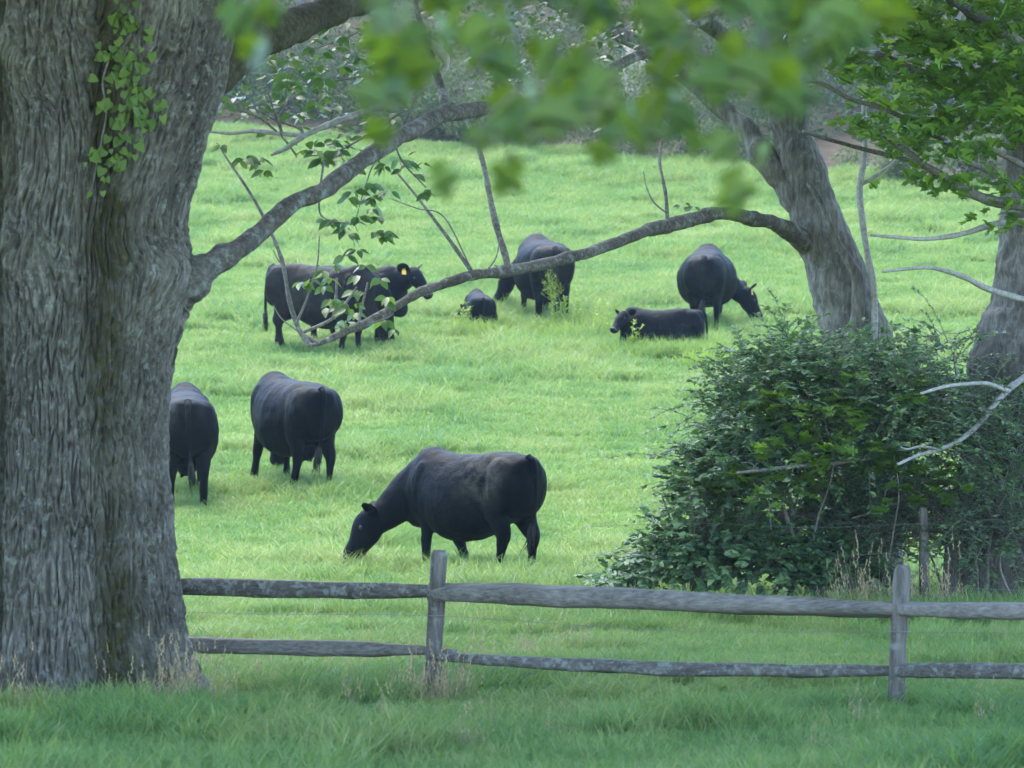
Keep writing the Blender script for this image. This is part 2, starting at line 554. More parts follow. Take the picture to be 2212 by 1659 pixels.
# ------------------------------------------------------------------ grass
def grass_material(name, dry=False):
    m, nd, ln, out = new_mat(name)
    at = N_(nd, 'ShaderNodeAttribute', attribute_name='rnd')
    if dry:
        cr = ramp(nd, [(0.0, (0.20, 0.15, 0.08)), (0.5, (0.33, 0.26, 0.15)), (1.0, (0.42, 0.35, 0.22))])
        ln.new(at.outputs['Fac'], cr.inputs[0]); col = cr.outputs[0]
    else:
        col = grass_color_nodes(nd, ln, at.outputs['Fac'])
    p = N_(nd, 'ShaderNodeBsdfPrincipled')
    p.inputs['Roughness'].default_value = 0.5
    p.inputs['Specular IOR Level'].default_value = 0.22
    ln.new(col, p.inputs['Base Color'])
    t = N_(nd, 'ShaderNodeBsdfTranslucent')
    ln.new(mixc(nd, ln, 0.4, col, (0.28, 0.40, 0.07) if not dry else (0.4, 0.34, 0.2)), t.inputs['Color'])
    mx = N_(nd, 'ShaderNodeMixShader'); mx.inputs[0].default_value = 0.4
    ln.new(p.outputs[0], mx.inputs[1]); ln.new(t.outputs[0], mx.inputs[2])
    ln.new(mx.outputs[0], out.inputs[0])
    return m

M['grass'] = grass_material('pasture_grass')
M['dry_grass'] = grass_material('dry_grass', True)
M['weed'] = leaf_material('weed_leaf', (0.13, 0.22, 0.04), (0.20, 0.31, 0.05), (0.27, 0.37, 0.07), (0.34, 0.46, 0.06), .4, .5, .3)

def tuft(name, n, radius, h0, h1, w, bend, mat, seedheads=False, seed=0):
    r = np.random.default_rng(seed)
    V, F, A = [], [], []
    k = 0
    for i in range(n):
        a, q = r.random() * 2 * PI, radius * math.sqrt(r.random())
        bx, by = q * math.cos(a), q * math.sin(a)
        h = h0 + (h1 - h0) * r.random() ** 1.5
        az = r.random() * 2 * PI
        b = bend * (0.3 + r.random()) * h
        dx, dy = math.cos(az), math.sin(az)
        wx, wy = -dy * w * (0.7 + .6 * r.random()), dx * w * (0.7 + .6 * r.random())
        tw = r.random() * PI
        wx, wy = wx * math.cos(tw) + dx * w * math.sin(tw), wy * math.cos(tw) + dy * w * math.sin(tw)
        for t, ws in ((0, 0.8), (0.45, 1.0), (0.8, 0.65)):
            cx, cy, cz = bx + dx * b * t * t, by + dy * b * t * t, h * (t - 0.25 * (b / h) * t * t * t) - 0.01
            V += [(cx - wx * ws / 2, cy - wy * ws / 2, cz), (cx + wx * ws / 2, cy + wy * ws / 2, cz)]
        V.append((bx + dx * b, by + dy * b, h * (1 - 0.25 * (b / h)) - .01))
        F += [(k, k + 1, k + 3), (k, k + 3, k + 2), (k + 2, k + 3, k + 5), (k + 2, k + 5, k + 4), (k + 4, k + 5, k + 6)]
        A += [r.random()] * 7
        k += 7
        if seedheads:
            tx, ty, tz = V[-1]
            for s in range(5):
                zz = tz - 0.02 * s
                aa = r.random() * 6.28
                e = 0.012
                V += [(tx, ty, zz), (tx + e * math.cos(aa), ty + e * math.sin(aa), zz + .012), (tx + .3 * e, ty, zz + .03)]
                F.append((k, k + 1, k + 2)); A += [r.random()] * 3; k += 3
    me = make_mesh(name, np.array(V), np.array(F), mat, False, {'rnd': A})
    return bpy.data.objects.new(name, me)

tuft_col = bpy.data.collections.new('grass_tufts')
protos = [
    tuft('tuft_a', 110, 0.24, 0.05, 0.12, 0.006, 0.7, M['grass'], seed=1),
    tuft('tuft_b', 110, 0.24, 0.06, 0.15, 0.006, 0.8, M['grass'], seed=2),
    tuft('tuft_c', 90, 0.24, 0.04, 0.11, 0.008, 0.9, M['grass'], seed=3),
    tuft('tuft_d', 60, 0.12, 0.14, 0.30, 0.006, 0.6, M['grass'], seed=4),
    tuft('tuft_e', 60, 0.14, 0.16, 0.34, 0.007, 0.75, M['grass'], seed=5),
    tuft('tuft_f', 14, 0.10, 0.20, 0.60, 0.003, 0.35, M['dry_grass'], True, seed=6),
    tuft('tuft_g', 20, 0.14, 0.10, 0.30, 0.004, 0.7, M['dry_grass'], seed=7),
    tuft('tuft_h', 55, 0.16, 0.12, 0.34, 0.008, 0.55, M['weed'], seed=8),
]
for o in protos:
    tuft_col.objects.link(o)

def grass_group():
    ng = bpy.data.node_groups.new('grass_scatter', 'GeometryNodeTree')
    ng.interface.new_socket('Geometry', in_out='INPUT', socket_type='NodeSocketGeometry')
    ng.interface.new_socket('Geometry', in_out='OUTPUT', socket_type='NodeSocketGeometry')
    gi = ng.nodes.new('NodeGroupInput'); go = ng.nodes.new('NodeGroupOutput')
    ci = ng.nodes.new('GeometryNodeCollectionInfo')
    ci.inputs['Collection'].default_value = tuft_col
    ci.inputs['Separate Children'].default_value = True
    ci.inputs['Reset Children'].default_value = True
    ip = ng.nodes.new('GeometryNodeInstanceOnPoints')
    ip.inputs['Pick Instance'].default_value = True
    def attr(nm, t):
        a = ng.nodes.new('GeometryNodeInputNamedAttribute'); a.data_type = t
        a.inputs['Name'].default_value = nm
        return a.outputs['Attribute']
    ng.links.new(gi.outputs[0], ip.inputs['Points'])
    ng.links.new(ci.outputs[0], ip.inputs['Instance'])
    ng.links.new(attr('kind_id', 'INT'), ip.inputs['Instance Index'])
    ng.links.new(attr('rot', 'FLOAT_VECTOR'), ip.inputs['Rotation'])
    ng.links.new(attr('scl', 'FLOAT_VECTOR'), ip.inputs['Scale'])
    ng.links.new(ip.outputs[0], go.inputs[0])
    return ng

GG = grass_group()

def grass_object(name, X, Y, kind, scl, label, lean=0.12):
    n = len(X)
    Z = gz(X, Y)
    me = bpy.data.meshes.new(name)
    me.vertices.add(n)
    me.vertices.foreach_set('co', np.stack([X, Y, Z], -1).astype(np.float32).ravel())
    a = me.attributes.new('kind_id', 'INT', 'POINT'); a.data.foreach_set('value', kind.astype(np.int32))
    rot = np.stack([(RNG.random(n) - .5) * lean * 2, (RNG.random(n) - .5) * lean * 2, RNG.random(n) * 2 * PI], -1)
    a = me.attributes.new('rot', 'FLOAT_VECTOR', 'POINT'); a.data.foreach_set('vector', rot.astype(np.float32).ravel())
    a = me.attributes.new('scl', 'FLOAT_VECTOR', 'POINT'); a.data.foreach_set('vector', scl.astype(np.float32).ravel())
    o = link(bpy.data.objects.new(name, me))
    md = o.modifiers.new('scatter', 'NODES'); md.node_group = GG
    tag(o, label, 'grass', kind='stuff')
    return o

def field_points(d0, d1, dens, margin=3.0):
    n = int(dens * (d1 - d0) * (0.27 * (d0 + d1) / 2 + 2 * margin))
    Y = d0 + (d1 - d0) * RNG.random(n * 2)
    hw = 0.135 * Y + margin
    X = (RNG.random(n * 2) * 2 - 1) * (0.135 * d1 + margin)
    k = np.abs(X) < hw
    X, Y = X[k], Y[k]
    return X, Y

def s3(s, zs):
    return np.stack([s, s, s * zs], -1)

X, Y = field_points(15, 36, 46)
cl = fbm(np.stack([X * .9, Y * .9, 0 * X], -1), 3, 3)
kind = np.where(cl > 0.58, RNG.integers(3, 5, len(X)), RNG.integers(0, 3, len(X)))
sc = 0.75 + 0.5 * RNG.random(len(X))
grass_object('near_grass', X, Y, kind, s3(sc, np.interp(Y, [22.6, 23.6], [1.45, 1.0]) * (0.46 + 0.56 * cl) * np.where(kind > 2, .75, 1)), 'green grass around the rail fence and the big trunk')

X, Y = field_points(36, 106, 20)
k = Y < edge_d(X) + 1.0 * (RNG.random(len(X)) - .3)
X, Y = X[k], Y[k]
cl = fbm(np.stack([X * .6, Y * .5, 0 * X], -1), 4, 23)
kind = np.where(cl > 0.58, RNG.integers(3, 5, len(X)), RNG.integers(0, 3, len(X)))
sc = (0.9 + 0.7 * RNG.random(len(X))) * (1 + (Y - 36) / 120)
grass_object('pasture_grass', X, Y, kind, s3(sc, (0.40 + 0.6 * cl) * np.where(kind > 2, .78, 1)), 'short bright green grass of the sloping pasture')
# ------------------------------------------------------------------ rail fence
def rail(name, parent, top, bot, x, d, mat, depth=0.05, seed=0, twist=0.3, ends=(0.75, 0.75)):
    """Split rail: picture columns x, upper and lower edges top/bot, depths d."""
    n = 90
    t = np.linspace(0, 1, n)
    tk = np.linspace(0, 1, len(x))
    X = np.interp(t, tk, x); T = np.interp(t, tk, top); B = np.interp(t, tk, bot); D = np.interp(t, [0, 1], d)
    C = np.stack([(X - CX) / FPX * D, D, CAM_H - ((T + B) / 2 - CY) / FPX * D], 1)
    hh = (B - T) / 2 / FPX * D * .88
    r = np.random.default_rng(seed)
    C[:, 2] += 0.006 * (fbm(np.stack([t * 9, 0 * t + seed, 0 * t], 1), 2, seed) - .5)
    axis = C[-1] - C[0]; axis /= np.linalg.norm(axis)
    side = np.cross(axis, [0, 0, 1]); side /= np.linalg.norm(side)
    prof = np.array([[-.80, -1.0], [-.95, -.93], [-1, .55], [-.80, 1.0], [.7, .9], [1, -.5], [.5, -.95]])   # split wedge, (depth, height)
    k = len(prof)
    V = []
    for i in range(n):
        e = min(t[i], 1 - t[i])
        q = np.interp(e, [0, 0.05], [0.7, 1.0])
        a = twist * (t[i] - .5)
        ca, sa = math.cos(a), math.sin(a)
        for (u, v) in prof:
            uu = (u * ca - v * sa) * depth * q
            vv = (u * sa * depth / hh[i] + v * ca) * hh[i]
            V.append(C[i] + side * uu + np.array([0, 0, 1]) * vv)
    V = np.array(V)
    V += (np.stack([fbm(V * [3.2, 14, 14], 4, seed + s) for s in (1, 2, 3)], 1) - .5) * np.array([0, .020, .020])
    i = np.arange(n - 1)[:, None] * k; j = np.arange(k)[None]; jn = (j + 1) % k
    F = np.stack([i + j, i + jn, i + k + jn, i + k + j], -1).reshape(-1, 4)
    V = np.vstack([V, C[:1], C[-1:]])
    jj = np.arange(k); b = (n - 1) * k
    Tm = np.vstack([np.stack([np.full(k, n * k), (jj + 1) % k, jj], 1), np.stack([np.full(k, n * k + 1), b + jj, b + (jj + 1) % k], 1)])
    return add(name, V, [F, Tm], mat, parent, smooth=False)

def post(name, parent, ctr, w, mat, seed=0, wd=None, notch=True):
    """Squarish worn post through picture points ctr [(x, y, d), ...] from the ground up, width w pixels."""
    P = np.array([px(*c) for c in ctr])
    n = 46
    C = spline(P, n)
    d = ctr[0][2]
    hw = w / 2 / FPX * d
    R = np.stack([np.full(n, hw), np.full(n, wd or hw * .85)], 1)
    R[-1] *= 0.72; R[-2] *= 0.92
    V, Fs = sweep(C, R, L=np.array([1.0, 0.15, 0]), nseg=16, nexp=3.6, rough=0.05, rfreq=9, seed=seed)
    V = V + (np.stack([fbm(V * [50, 50, 6], 2, seed + s) for s in (4, 5, 6)], 1) - .5) * .012
    o = add(name, V, Fs, mat, parent, smooth=True)
    return o

fence = empty('split_rail_fence', px(943, 1517, 24.5))
tag(fence, 'weathered grey two-rail split rail fence in front of the pasture', 'fence')
post('post', fence, [(934, 1540, 24.5), (938, 1400, 24.5), (943, 1300, 24.5), (949, 1188, 24.5)], 35, M['wood_post'], 1)
post('post', fence, [(1934, 1560, 23.7), (1938, 1440, 23.7), (1944, 1330, 23.7), (1951, 1221, 23.7)], 35, M['wood_post'], 2)
post('post', fence, [(195, 1500, 25.25), (196, 1300, 25.25), (196, 1180, 25.25)], 35, M['wood_post'], 3)
post('post', fence, [(2966, 1580, 22.9), (2964, 1400, 22.9), (2962, 1230, 22.9)], 36, M['wood_post'], 4)
rail('rail', fence, [1241, 1245, 1250, 1256, 1262], [1282, 1288, 1294, 1296, 1292], [190, 400, 600, 800, 962], (25.2, 24.5), M['wood_lichen'], 0.05, 11, 0.2)
rail('rail', fence, [1370, 1375, 1378, 1386, 1401], [1408, 1414, 1419, 1421, 1414], [190, 410, 600, 800, 985], (25.2, 24.53), M['wood'], 0.04, 12, 0.3)
rail('rail', fence, [1263, 1263, 1266, 1276, 1289, 1302], [1296, 1309, 1318, 1326, 1331, 1333], [925, 1100, 1300, 1500, 1750, 1968], (24.5, 23.7), M['wood'], 0.055, 13, 1.0)
rail('rail', fence, [1410, 1412, 1420, 1427, 1433, 1436], [1424, 1438, 1450, 1461, 1467, 1461], [930, 1050, 1200, 1450, 1750, 1952], (24.47, 23.72), M['wood_lichen'], 0.045, 14, 0.25)
rail('rail', fence, [1302, 1300, 1299, 1301], [1330, 1340, 1345, 1342], [1940, 2100, 2400, 2970], (23.68, 22.9), M['wood'], 0.05, 15, 0.4)
rail('rail', fence, [1433, 1432, 1432, 1440], [1463, 1468, 1472, 1470], [1928, 2080, 2400, 2970], (23.7, 22.9), M['wood_lichen'], 0.05, 16, 0.3)
m_, nd_, ln_, out_ = new_mat('galvanised_wire')
p_ = N_(nd_, 'ShaderNodeBsdfPrincipled', i_Metallic=0.7, i_Roughness=0.55); p_.inputs['Base Color'].default_value = (0.20, 0.20, 0.20, 1)
ln_.new(p_.outputs[0], out_.inputs[0]); M['wire'] = m_
mb = MB()
mb.tube([px(190, 1318, 25.3), px(600, 1326, 25), px(940, 1330, 24.62), px(1450, 1362, 24.25), px(1950, 1365, 23.84), px(2960, 1375, 23.05)], [.0022] * 6, 60, 4)
for (x, y, d) in ((940, 1329, 24.5), (1944, 1364, 23.7)):   # loops of wire round the posts
    c = px(x, y, d); a = np.linspace(0, 2 * PI, 14)
    mb.tube(np.stack([c[0] + .066 * np.cos(a), c[1] + .062 * np.sin(a), c[2] + 0 * a], 1), [.004] * 3, 28, 5)
mb.build('wire', M['wire'], fence)

# ------------------------------------------------------------------ the big trunk on the left
DT = 24.35
KT = DT / FPX
def zt(y): return CAM_H - (y - CY) * KT
edge = np.array([(-500, 640), (-200, 585), (0, 532), (90, 506), (200, 489), (250, 470), (300, 455), (400, 426), (480, 411), (530, 412), (570, 430), (610, 437), (650, 422), (700, 398),
                 (760, 381), (830, 373), (900, 370), (1000, 372), (1100, 380), (1200, 388), (1300, 398), (1400, 411), (1460, 424), (1500, 445), (1560, 475)], float)
nz_, nt_ = 640, 680
zz = np.linspace(-0.12, zt(-300), nz_)
yy = CY - (zz - CAM_H) / KT
ex = np.interp(yy, edge[:, 0], edge[:, 1])
kern = np.ones(9) / 9
ex = np.convolve(np.pad(ex, 4, 'edge'), kern, 'valid')
cxp = np.interp(yy, [-300, 0, 400, 800, 1500], [170, 160, 140, 130, 120])
th = np.concatenate([np.linspace(0, PI, 110, endpoint=False), np.linspace(PI, 2 * PI, nt_ - 110, endpoint=False)])
TH, YY = np.meshgrid(th, yy)
ZZ = CAM_H - (YY - CY) * KT
RX = (ex - cxp)[:, None] * KT
RY = np.minimum(RX, 0.72 + 0.1 * np.clip((YY - 1350) / 170, 0, 1))
XP = cxp[:, None] + (ex - cxp)[:, None] * np.cos(TH)       # picture column of each vertex
front = np.clip(-np.sin(TH) * 3, 0, 1)
rad = np.ones_like(TH)
dep = 0.0
v1 = np.interp(YY, [-300, 0, 420, 700, 1000, 1500], [.22, .17, .08, .02, .012, .02])
cx1 = np.interp(YY, [-300, 0, 250, 500, 1000, 1500], [262, 255, 248, 250, 245, 290])
w1 = np.interp(YY, [0, 450, 900, 1500], [55, 52, 45, 60])
dep = dep - front * v1 * np.exp(-((XP - cx1) / w1) ** 2)
dep = dep - front * 0.10 * np.exp(-((XP - np.interp(YY, [0, 300, 900, 1500], [25, 8, 18, 8])) / 16.0) ** 2)
dep = dep - front * np.interp(YY, [100, 300, 600, 800], [0, .05, .04, 0]) * np.exp(-((XP - np.interp(YY, [0, 600], [20, 70])) / 14.0) ** 2)
wob = fbm(np.stack([np.cos(TH) * 1.6, np.sin(TH) * 1.6, ZZ * .8], -1).reshape(-1, 3), 3, 2).reshape(TH.shape) - .5
dep = dep + 0.06 * wob
# root flutes
fl = np.clip((YY - 1330) / 190, 0, 1) ** 1.6
dep = dep + fl * (0.11 * np.maximum(0, np.cos(TH * 5 + 0.8)) + .01)
# knots
def knot(x, y, r, h):
    q = np.sqrt((XP - x) ** 2 + (YY - y) ** 2) / r
    return front * h * np.exp(-q ** 2), front * np.exp(-(q / 1.7) ** 2), q
swirl = 0; kn = 0
for (x, y, r, h) in ((62, 108, 62, .10), (222, 28, 26, .07), (60, 520, 50, .05), (405, 570, 70, .03)):
    b, s, q = knot(x, y, r, h)
    dep = dep + b
    swirl = np.maximum(swirl, s)
    kn = kn + s * 1.1 * q
# bark relief
U = TH * 0.72
wq = np.stack([U * 3.0, ZZ * 1.4, 0 * U], -1).reshape(-1, 3)
warp = (fbm(wq, 3, 31).reshape(U.shape) - .5)
tilt = np.interp(YY, [0, 200, 420, 560, 800], [.5, .55, .30, -.2, 0]) * np.interp(XP, [20, 110, 200, 330, 480], [-.6, -.1, .5, .1, -.35])
Uw = U + 0.075 * warp + tilt * 0.35 * (ZZ - 2.6) * 0.5 + kn * 0.10
Zw = ZZ + 0.16 * (fbm(np.stack([U * 9, ZZ * 3, 0 * U + 4], -1).reshape(-1, 3), 2, 33).reshape(U.shape) - .5) + 0.24 * (fbm(np.stack([U * 26, ZZ * .8, 0 * U + 9], -1).reshape(-1, 3), 2, 34).reshape(U.shape) - .5)
def furrow(fu, fz, seed, k):
    n = vnoise(np.stack([Uw * fu, Zw * fz + kn * 1.5, warp * 1.5], -1).reshape(-1, 3), seed).reshape(U.shape)
    return np.clip(np.abs(2 * n - 1) * k, 0, 1)
f1 = furrow(33, 4.8, 41, 2.2)
f2 = furrow(58, 12.0, 42, 2.0)
f3 = fbm(np.stack([Uw * 60, Zw * 22, 0 * U], -1).reshape(-1, 3), 2, 44).reshape(U.shape)
big = fbm(np.stack([U * 1.5, ZZ * .8, 0 * U], -1).reshape(-1, 3), 2, 45).reshape(U.shape)
relief = 0.026 * f1 + 0.016 * f2 + 0.012 * f3
relief = 1.35 * relief * (0.7 + 0.6 * big)
dep = dep + relief - 0.075
X_ = cxp[:, None] * KT - CX * KT + (RX + dep) * np.cos(TH)
Y_ = DT + (RY + dep) * np.sin(TH)
V = np.stack([X_, Y_, ZZ], -1).reshape(-1, 3)
i = np.arange(nz_ - 1)[:, None] * nt_; j = np.arange(nt_)[None]; jn = (j + 1) % nt_
F = np.stack([i + j, i + jn, i + nt_ + jn, i + nt_ + j], -1).reshape(-1, 4)
# moss: down the cleft, a band to the foot, the foot itself, and patches on the far left
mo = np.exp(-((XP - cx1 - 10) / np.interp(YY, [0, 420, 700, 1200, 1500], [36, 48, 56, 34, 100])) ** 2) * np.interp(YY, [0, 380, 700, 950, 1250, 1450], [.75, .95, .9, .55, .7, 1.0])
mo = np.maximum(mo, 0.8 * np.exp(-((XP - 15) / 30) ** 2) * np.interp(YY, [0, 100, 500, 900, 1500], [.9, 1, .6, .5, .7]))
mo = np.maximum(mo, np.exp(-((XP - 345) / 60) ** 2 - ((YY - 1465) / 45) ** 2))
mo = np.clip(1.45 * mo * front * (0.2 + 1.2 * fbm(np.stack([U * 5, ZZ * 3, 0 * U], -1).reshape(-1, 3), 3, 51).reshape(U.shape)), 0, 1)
big_tree = empty('big_old_tree', (cxp[-1] * KT - CX * KT, DT, 0))
tag(big_tree, 'massive old tree with furrowed grey bark and mossy cleft beside the rail fence', 'tree')
add('trunk', V, F, M['bark_big'], big_tree, smooth=True, attrs={'moss': mo.ravel(), 'bark_u': (Uw * 55).ravel(), 'bark_v': (Zw * 14 + kn * 1.5).ravel()})

def limb(parent, pts, hw, mat, name='branch', n=None, nseg=14, rough=0.12, rfreq=7.0, seed=0, knobs=True):
    """pts [(x, y, d)] picture columns/rows with depth; hw half-widths in pixels."""
    P = np.array([px(*p) for p in pts])
    R = np.array([h / FPX * p[2] for h, p in zip(hw, pts)])
    n = n or 10 * len(pts)
    C = spline(P, n)
    t = np.linspace(0, 1, n)
    r = np.interp(t, np.linspace(0, 1, len(R)), R)
    if knobs:
        r = r * (1 + np.where(r > .2, .04, .22) * np.clip(fbm(np.stack([t * len(pts) * 2.1, 0 * t + seed, 0 * t], 1), 3, seed) - .5, -.2, 1) * 2)
        C = C + (np.stack([fbm(C * 2.2, 2, seed + 60 + s) for s in range(3)], 1) - .5) * np.minimum(r, .05)[:, None] * 1.2
    V, Fs = sweep(C, r, nseg=nseg, rough=rough, rfreq=rfreq, seed=seed)
    return add(name, V, Fs, mat, parent, smooth=True), C, r

# two stems above the picture, the limb leaving at the top, and the long low branch
limb(big_tree, [(60, -150, 24.4), (0, -500, 24.5), (-60, -1100, 25), (-200, -2000, 25.5)], [190, 170, 130, 60], M['bark_big'], 'stem', 30, 24, .08, 3, 3)
limb(big_tree, [(420, -150, 24.3), (520, -500, 24.6), (640, -1100, 25.5), (800, -2000, 26)], [190, 150, 110, 50], M['bark_big'], 'stem', 30, 24, .08, 3, 4)
limb(big_tree, [(430, 170, 24.9), (540, 92, 25.2), (620, 62, 25.5), (700, 35, 26), (790, 0, 26.6), (920, -60, 27.5), (1200, -190, 29.5)], [58, 46, 36, 31, 27, 23, 17], M['bark_moss_shade'], 'branch', 90, 20, .14, 7, 5)
low_br, lowC, lowR = limb(big_tree, [(370, 620, 24.3), (425, 590, 24.3), (470, 562, 24.4), (525, 522, 24.6), (600, 470, 24.9), (700, 402, 25.3), (800, 337, 25.8), (880, 288, 26.2), (965, 250, 26.7), (1060, 232, 27.2), (1180, 205, 27.9), (1320, 150, 28.8), (1500, 60, 30), (1700, -80, 31)],
     [70, 45, 27, 21.5, 20, 19, 19, 19, 18.5, 15, 13, 11, 9, 7], M['bark_limb'], 'branch', 260, 22, .16, 9, 6)
limb(low_br, [(968, 248, 26.7), (962, 225, 26.75), (955, 200, 26.9), (930, 120, 27.2), (900, 20, 27.6), (880, -100, 28)], [18, 12, 9, 8, 7, 5], M['bark_limb'], 'twig', seed=8)

# hanging pale branches with leaves, behind the low branch
hang = []
h1, _, _ = limb(big_tree, [(760, 10, 26.5), (880, 60, 27), (960, 130, 27.2), (900, 200, 27.2), (805, 238, 27.2), (720, 265, 27.1), (660, 291, 27.0), (615, 322, 27.0), (585, 336, 27.0)], [9, 9, 9, 8.5, 8, 7, 6, 5, 3], M['twig_pale'], 'branch', 120, 8, .15, 12, 21)
limb(h1, [(660, 292, 27), (600, 287, 27.1), (545, 283, 27.2), (500, 287, 27.2), (440, 282, 27.2)], [6, 5.5, 5, 4, 3], M['twig_pale'], 'twig', seed=22, nseg=7)
for q, pts in enumerate([
    [(610, 288, 27.1), (605, 265, 27.1), (612, 235, 27.1), (640, 190, 27.2)],
    [(608, 285, 27.1), (590, 235, 27), (580, 200, 27)],
    [(600, 286, 27.1), (560, 255, 27), (510, 235, 27), (490, 230, 27)],
    [(640, 335, 27), (622, 310, 27), (608, 292, 27), (606, 265, 27)],
    [(655, 288, 27), (640, 275, 27), (600, 262, 27), (560, 240, 27)],
    [(880, 160, 27.2), (790, 165, 27.3), (700, 178, 27.3), (650, 182, 27.3)],
    [(870, 240, 27.2), (780, 300, 27.1), (720, 330, 27.1), (660, 338, 27.1)],
    [(905, 200, 27.2), (860, 290, 27.2), (810, 350, 27.1), (790, 400, 27), (770, 470, 27)],
    [(700, 350, 25.2), (690, 430, 25.4), (700, 470, 25.6), (760, 485, 25.7)],
    [(850, 300, 26), (870, 350, 26.2), (920, 405, 26.3)],
    [(920, 20, 27.5), (830, 40, 27.4), (740, 85, 27.3), (650, 115, 27.3)]]):
    limb(h1 if q < 5 else big_tree, pts, [2.6, 2.2, 1.8, 1.4, 1.2][:len(pts)], M['twig'], 'twig', seed=30 + q, nseg=5, rough=0)

def leaf_mesh(name, tmpl, mat):
    return make_mesh(name, tmpl[0], tmpl[1], mat, True)

def leaf_child(parent, me, P, ydir, up, size):
    """One leaf object: its base at P, pointing along ydir, its upper face towards up."""
    y = Vector(ydir).normalized()
    x = y.cross(Vector(up)).normalized()
    z = x.cross(y)
    m = Matrix(((x[0], y[0], z[0], 0), (x[1], y[1], z[1], 0), (x[2], y[2], z[2], 0), (0, 0, 0, 1)))
    o = bpy.data.objects.new('leaf', me)
    link(o)
    o.parent = parent
    o.matrix_local = Matrix.Translation(Vector(tuple(float(v) for v in P)) - wloc(parent)) @ m @ Matrix.Scale(size, 4)
    return o

LIMB_LEAF = leaf_mesh('limb_leaf', LEAF_OVATE, M['leaf_limb'])
def leaf_cluster(parent, me, x, y, d, spread, n, size, r, droop=0.6):
    """Leaves fanning from short shoots round a picture point."""
    c = px(x, y, d)
    s = spread / FPX * d
    for k in range(n):
        if k % 4 == 0:
            hub = c + np.array([r.normal() * s * .75, r.normal() * s * .5, r.normal() * s * .45])
        a = r.random() * 2 * PI
        dr = np.array([math.cos(a), math.sin(a) * .8, -droop * (0.3 + r.random())])
        up = np.array([r.normal() * .4, -0.9 + r.normal() * .5, .8])
        leaf_child(parent, me, hub + dr * 0.01, dr, up, size * (0.7 + .5 * r.random()))

r_ = np.random.default_rng(5)
for (x, y, s, n) in ((562, 342, 34, 18), (690, 215, 28, 9), (650, 245, 26, 8), (640, 178, 40, 12), (705, 165, 40, 10), (600, 185, 24, 8), (720, 300, 36, 12), (765, 325, 40, 12),
                     (700, 335, 40, 9), (800, 395, 36, 14), (785, 420, 30, 10), (770, 480, 44, 22), (705, 475, 32, 9), (800, 500, 22, 9), (850, 345, 18, 5), (922, 405, 20, 7), (735, 85, 55, 16), (660, 118, 45, 10), (755, 545, 16, 6), (490, 235, 24, 8), (480, 300, 14, 4)):
    leaf_cluster(big_tree, LIMB_LEAF, x, y, 26.9 + r_.normal() * .25, s * .95, int(n * 1.25), 0.10, r_)

r_ = np.random.default_rng(19)
def spray_leaves(tmpl, centres, per, spread, size, r, flat=0.35, droop=.5):
    Ps, Ys, Us = [], [], []
    for c in centres:
        m = per
        off = r.normal(size=(m, 3)) * spread * np.array([1, 1, flat])
        Ps.append(c + off)
        a = r.random(m) * 2 * PI
        Ys.append(np.stack([np.cos(a), np.sin(a), -droop * r.random(m)], 1))
        Us.append(np.stack([r.normal(size=m) * .3, -.55 + r.normal(size=m) * .4, np.ones(m)], 1))
    P, Yd, U = np.vstack(Ps), np.vstack(Ys), np.vstack(Us)
    Yd /= np.linalg.norm(Yd, axis=1)[:, None]
    Xd = np.cross(Yd, U); Xd /= np.linalg.norm(Xd, axis=1)[:, None]
    Zd = np.cross(Xd, Yd)
    return scatter(tmpl, P, np.stack([Xd, Yd, Zd], -1), size * (.7 + .6 * r.random(len(P))))
cs = [px(x, y, 29 + r_.normal() * .6) for x, y in [(620, 60), (650, 95), (600, 130), (570, 170), (690, 60), (720, 120), (760, 150), (640, 150), (700, 200), (680, 245), (740, 215), (790, 110), (830, 60), (860, 120), (780, 270), (800, 300), (730, 330), (530, 215), (560, 230), (900, 90), (940, 40), (840, 190), (620, 215), (880, 350), (690, 300), (830, 250)]]
V, F, A = spray_leaves(LEAF_OVATE, cs, 13, 0.13, 0.10, r_, .6)
o = add('foliage', V, F, M['leaf_crown'], big_tree, attrs={'rnd': A}); o['kind'] = 'stuff'

# ------------------------------------------------------------------ vine in the cleft
vine = empty('ivy_vine', px(250, 60, 23.7))
tag(vine, 'light green heart-leaved vine climbing in the mossy cleft of the big trunk', 'vine')
VLEAF = leaf_mesh('vine_leaf', LEAF_HEART, M['leaf_vine'])
# front surface of the trunk by picture column and row
Yfront = Y_.copy(); Yfront[np.sin(TH) > -0.05] = 99
def trunk_face(x, y):
    iy = int(np.argmin(np.abs(yy - y)))
    row = np.where(Yfront[iy] < 90, np.abs(XP[iy] - x), 1e9)
    return Yfront[iy][int(np.argmin(row))]
def on_trunk(x, y, off=0.02):
    d = trunk_face(x, y) - off
    return px(x, y, d)
mbv = MB()
vine_paths = [[(275, -60), (262, 30), (255, 90), (235, 130), (222, 180), (230, 240), (220, 300), (208, 360), (196, 420)],
              [(262, 30), (290, 60), (285, 120), (275, 180), (300, 210), (318, 240), (305, 300), (296, 340)],
              [(255, 90), (262, 150), (280, 200), (270, 250), (275, 300), (258, 340), (225, 355)]]
for p in vine_paths:
    mbv.tube([on_trunk(x, y, .012) for x, y in p], [.010, .008, .006, .004], 60, 6)
mbv.build('stem', M['twig'], vine)
r_ = np.random.default_rng(9)
for p in vine_paths:
    pts = spline(np.array(p, float), 200)
    for k in range(50):
        q = pts[int(r_.random() * 199)]
        x, y = q + r_.normal(size=2) * [17, 9]
        if y < -20: continue
        P = on_trunk(x, y, 0.03 + .04 * r_.random())
        leaf_child(vine, VLEAF, P, (r_.normal() * .5, -.25, -1 + .5 * r_.random()), (r_.normal() * .6, -1, .45 + .5 * r_.normal()), 0.066 * (0.45 + .8 * r_.random()))

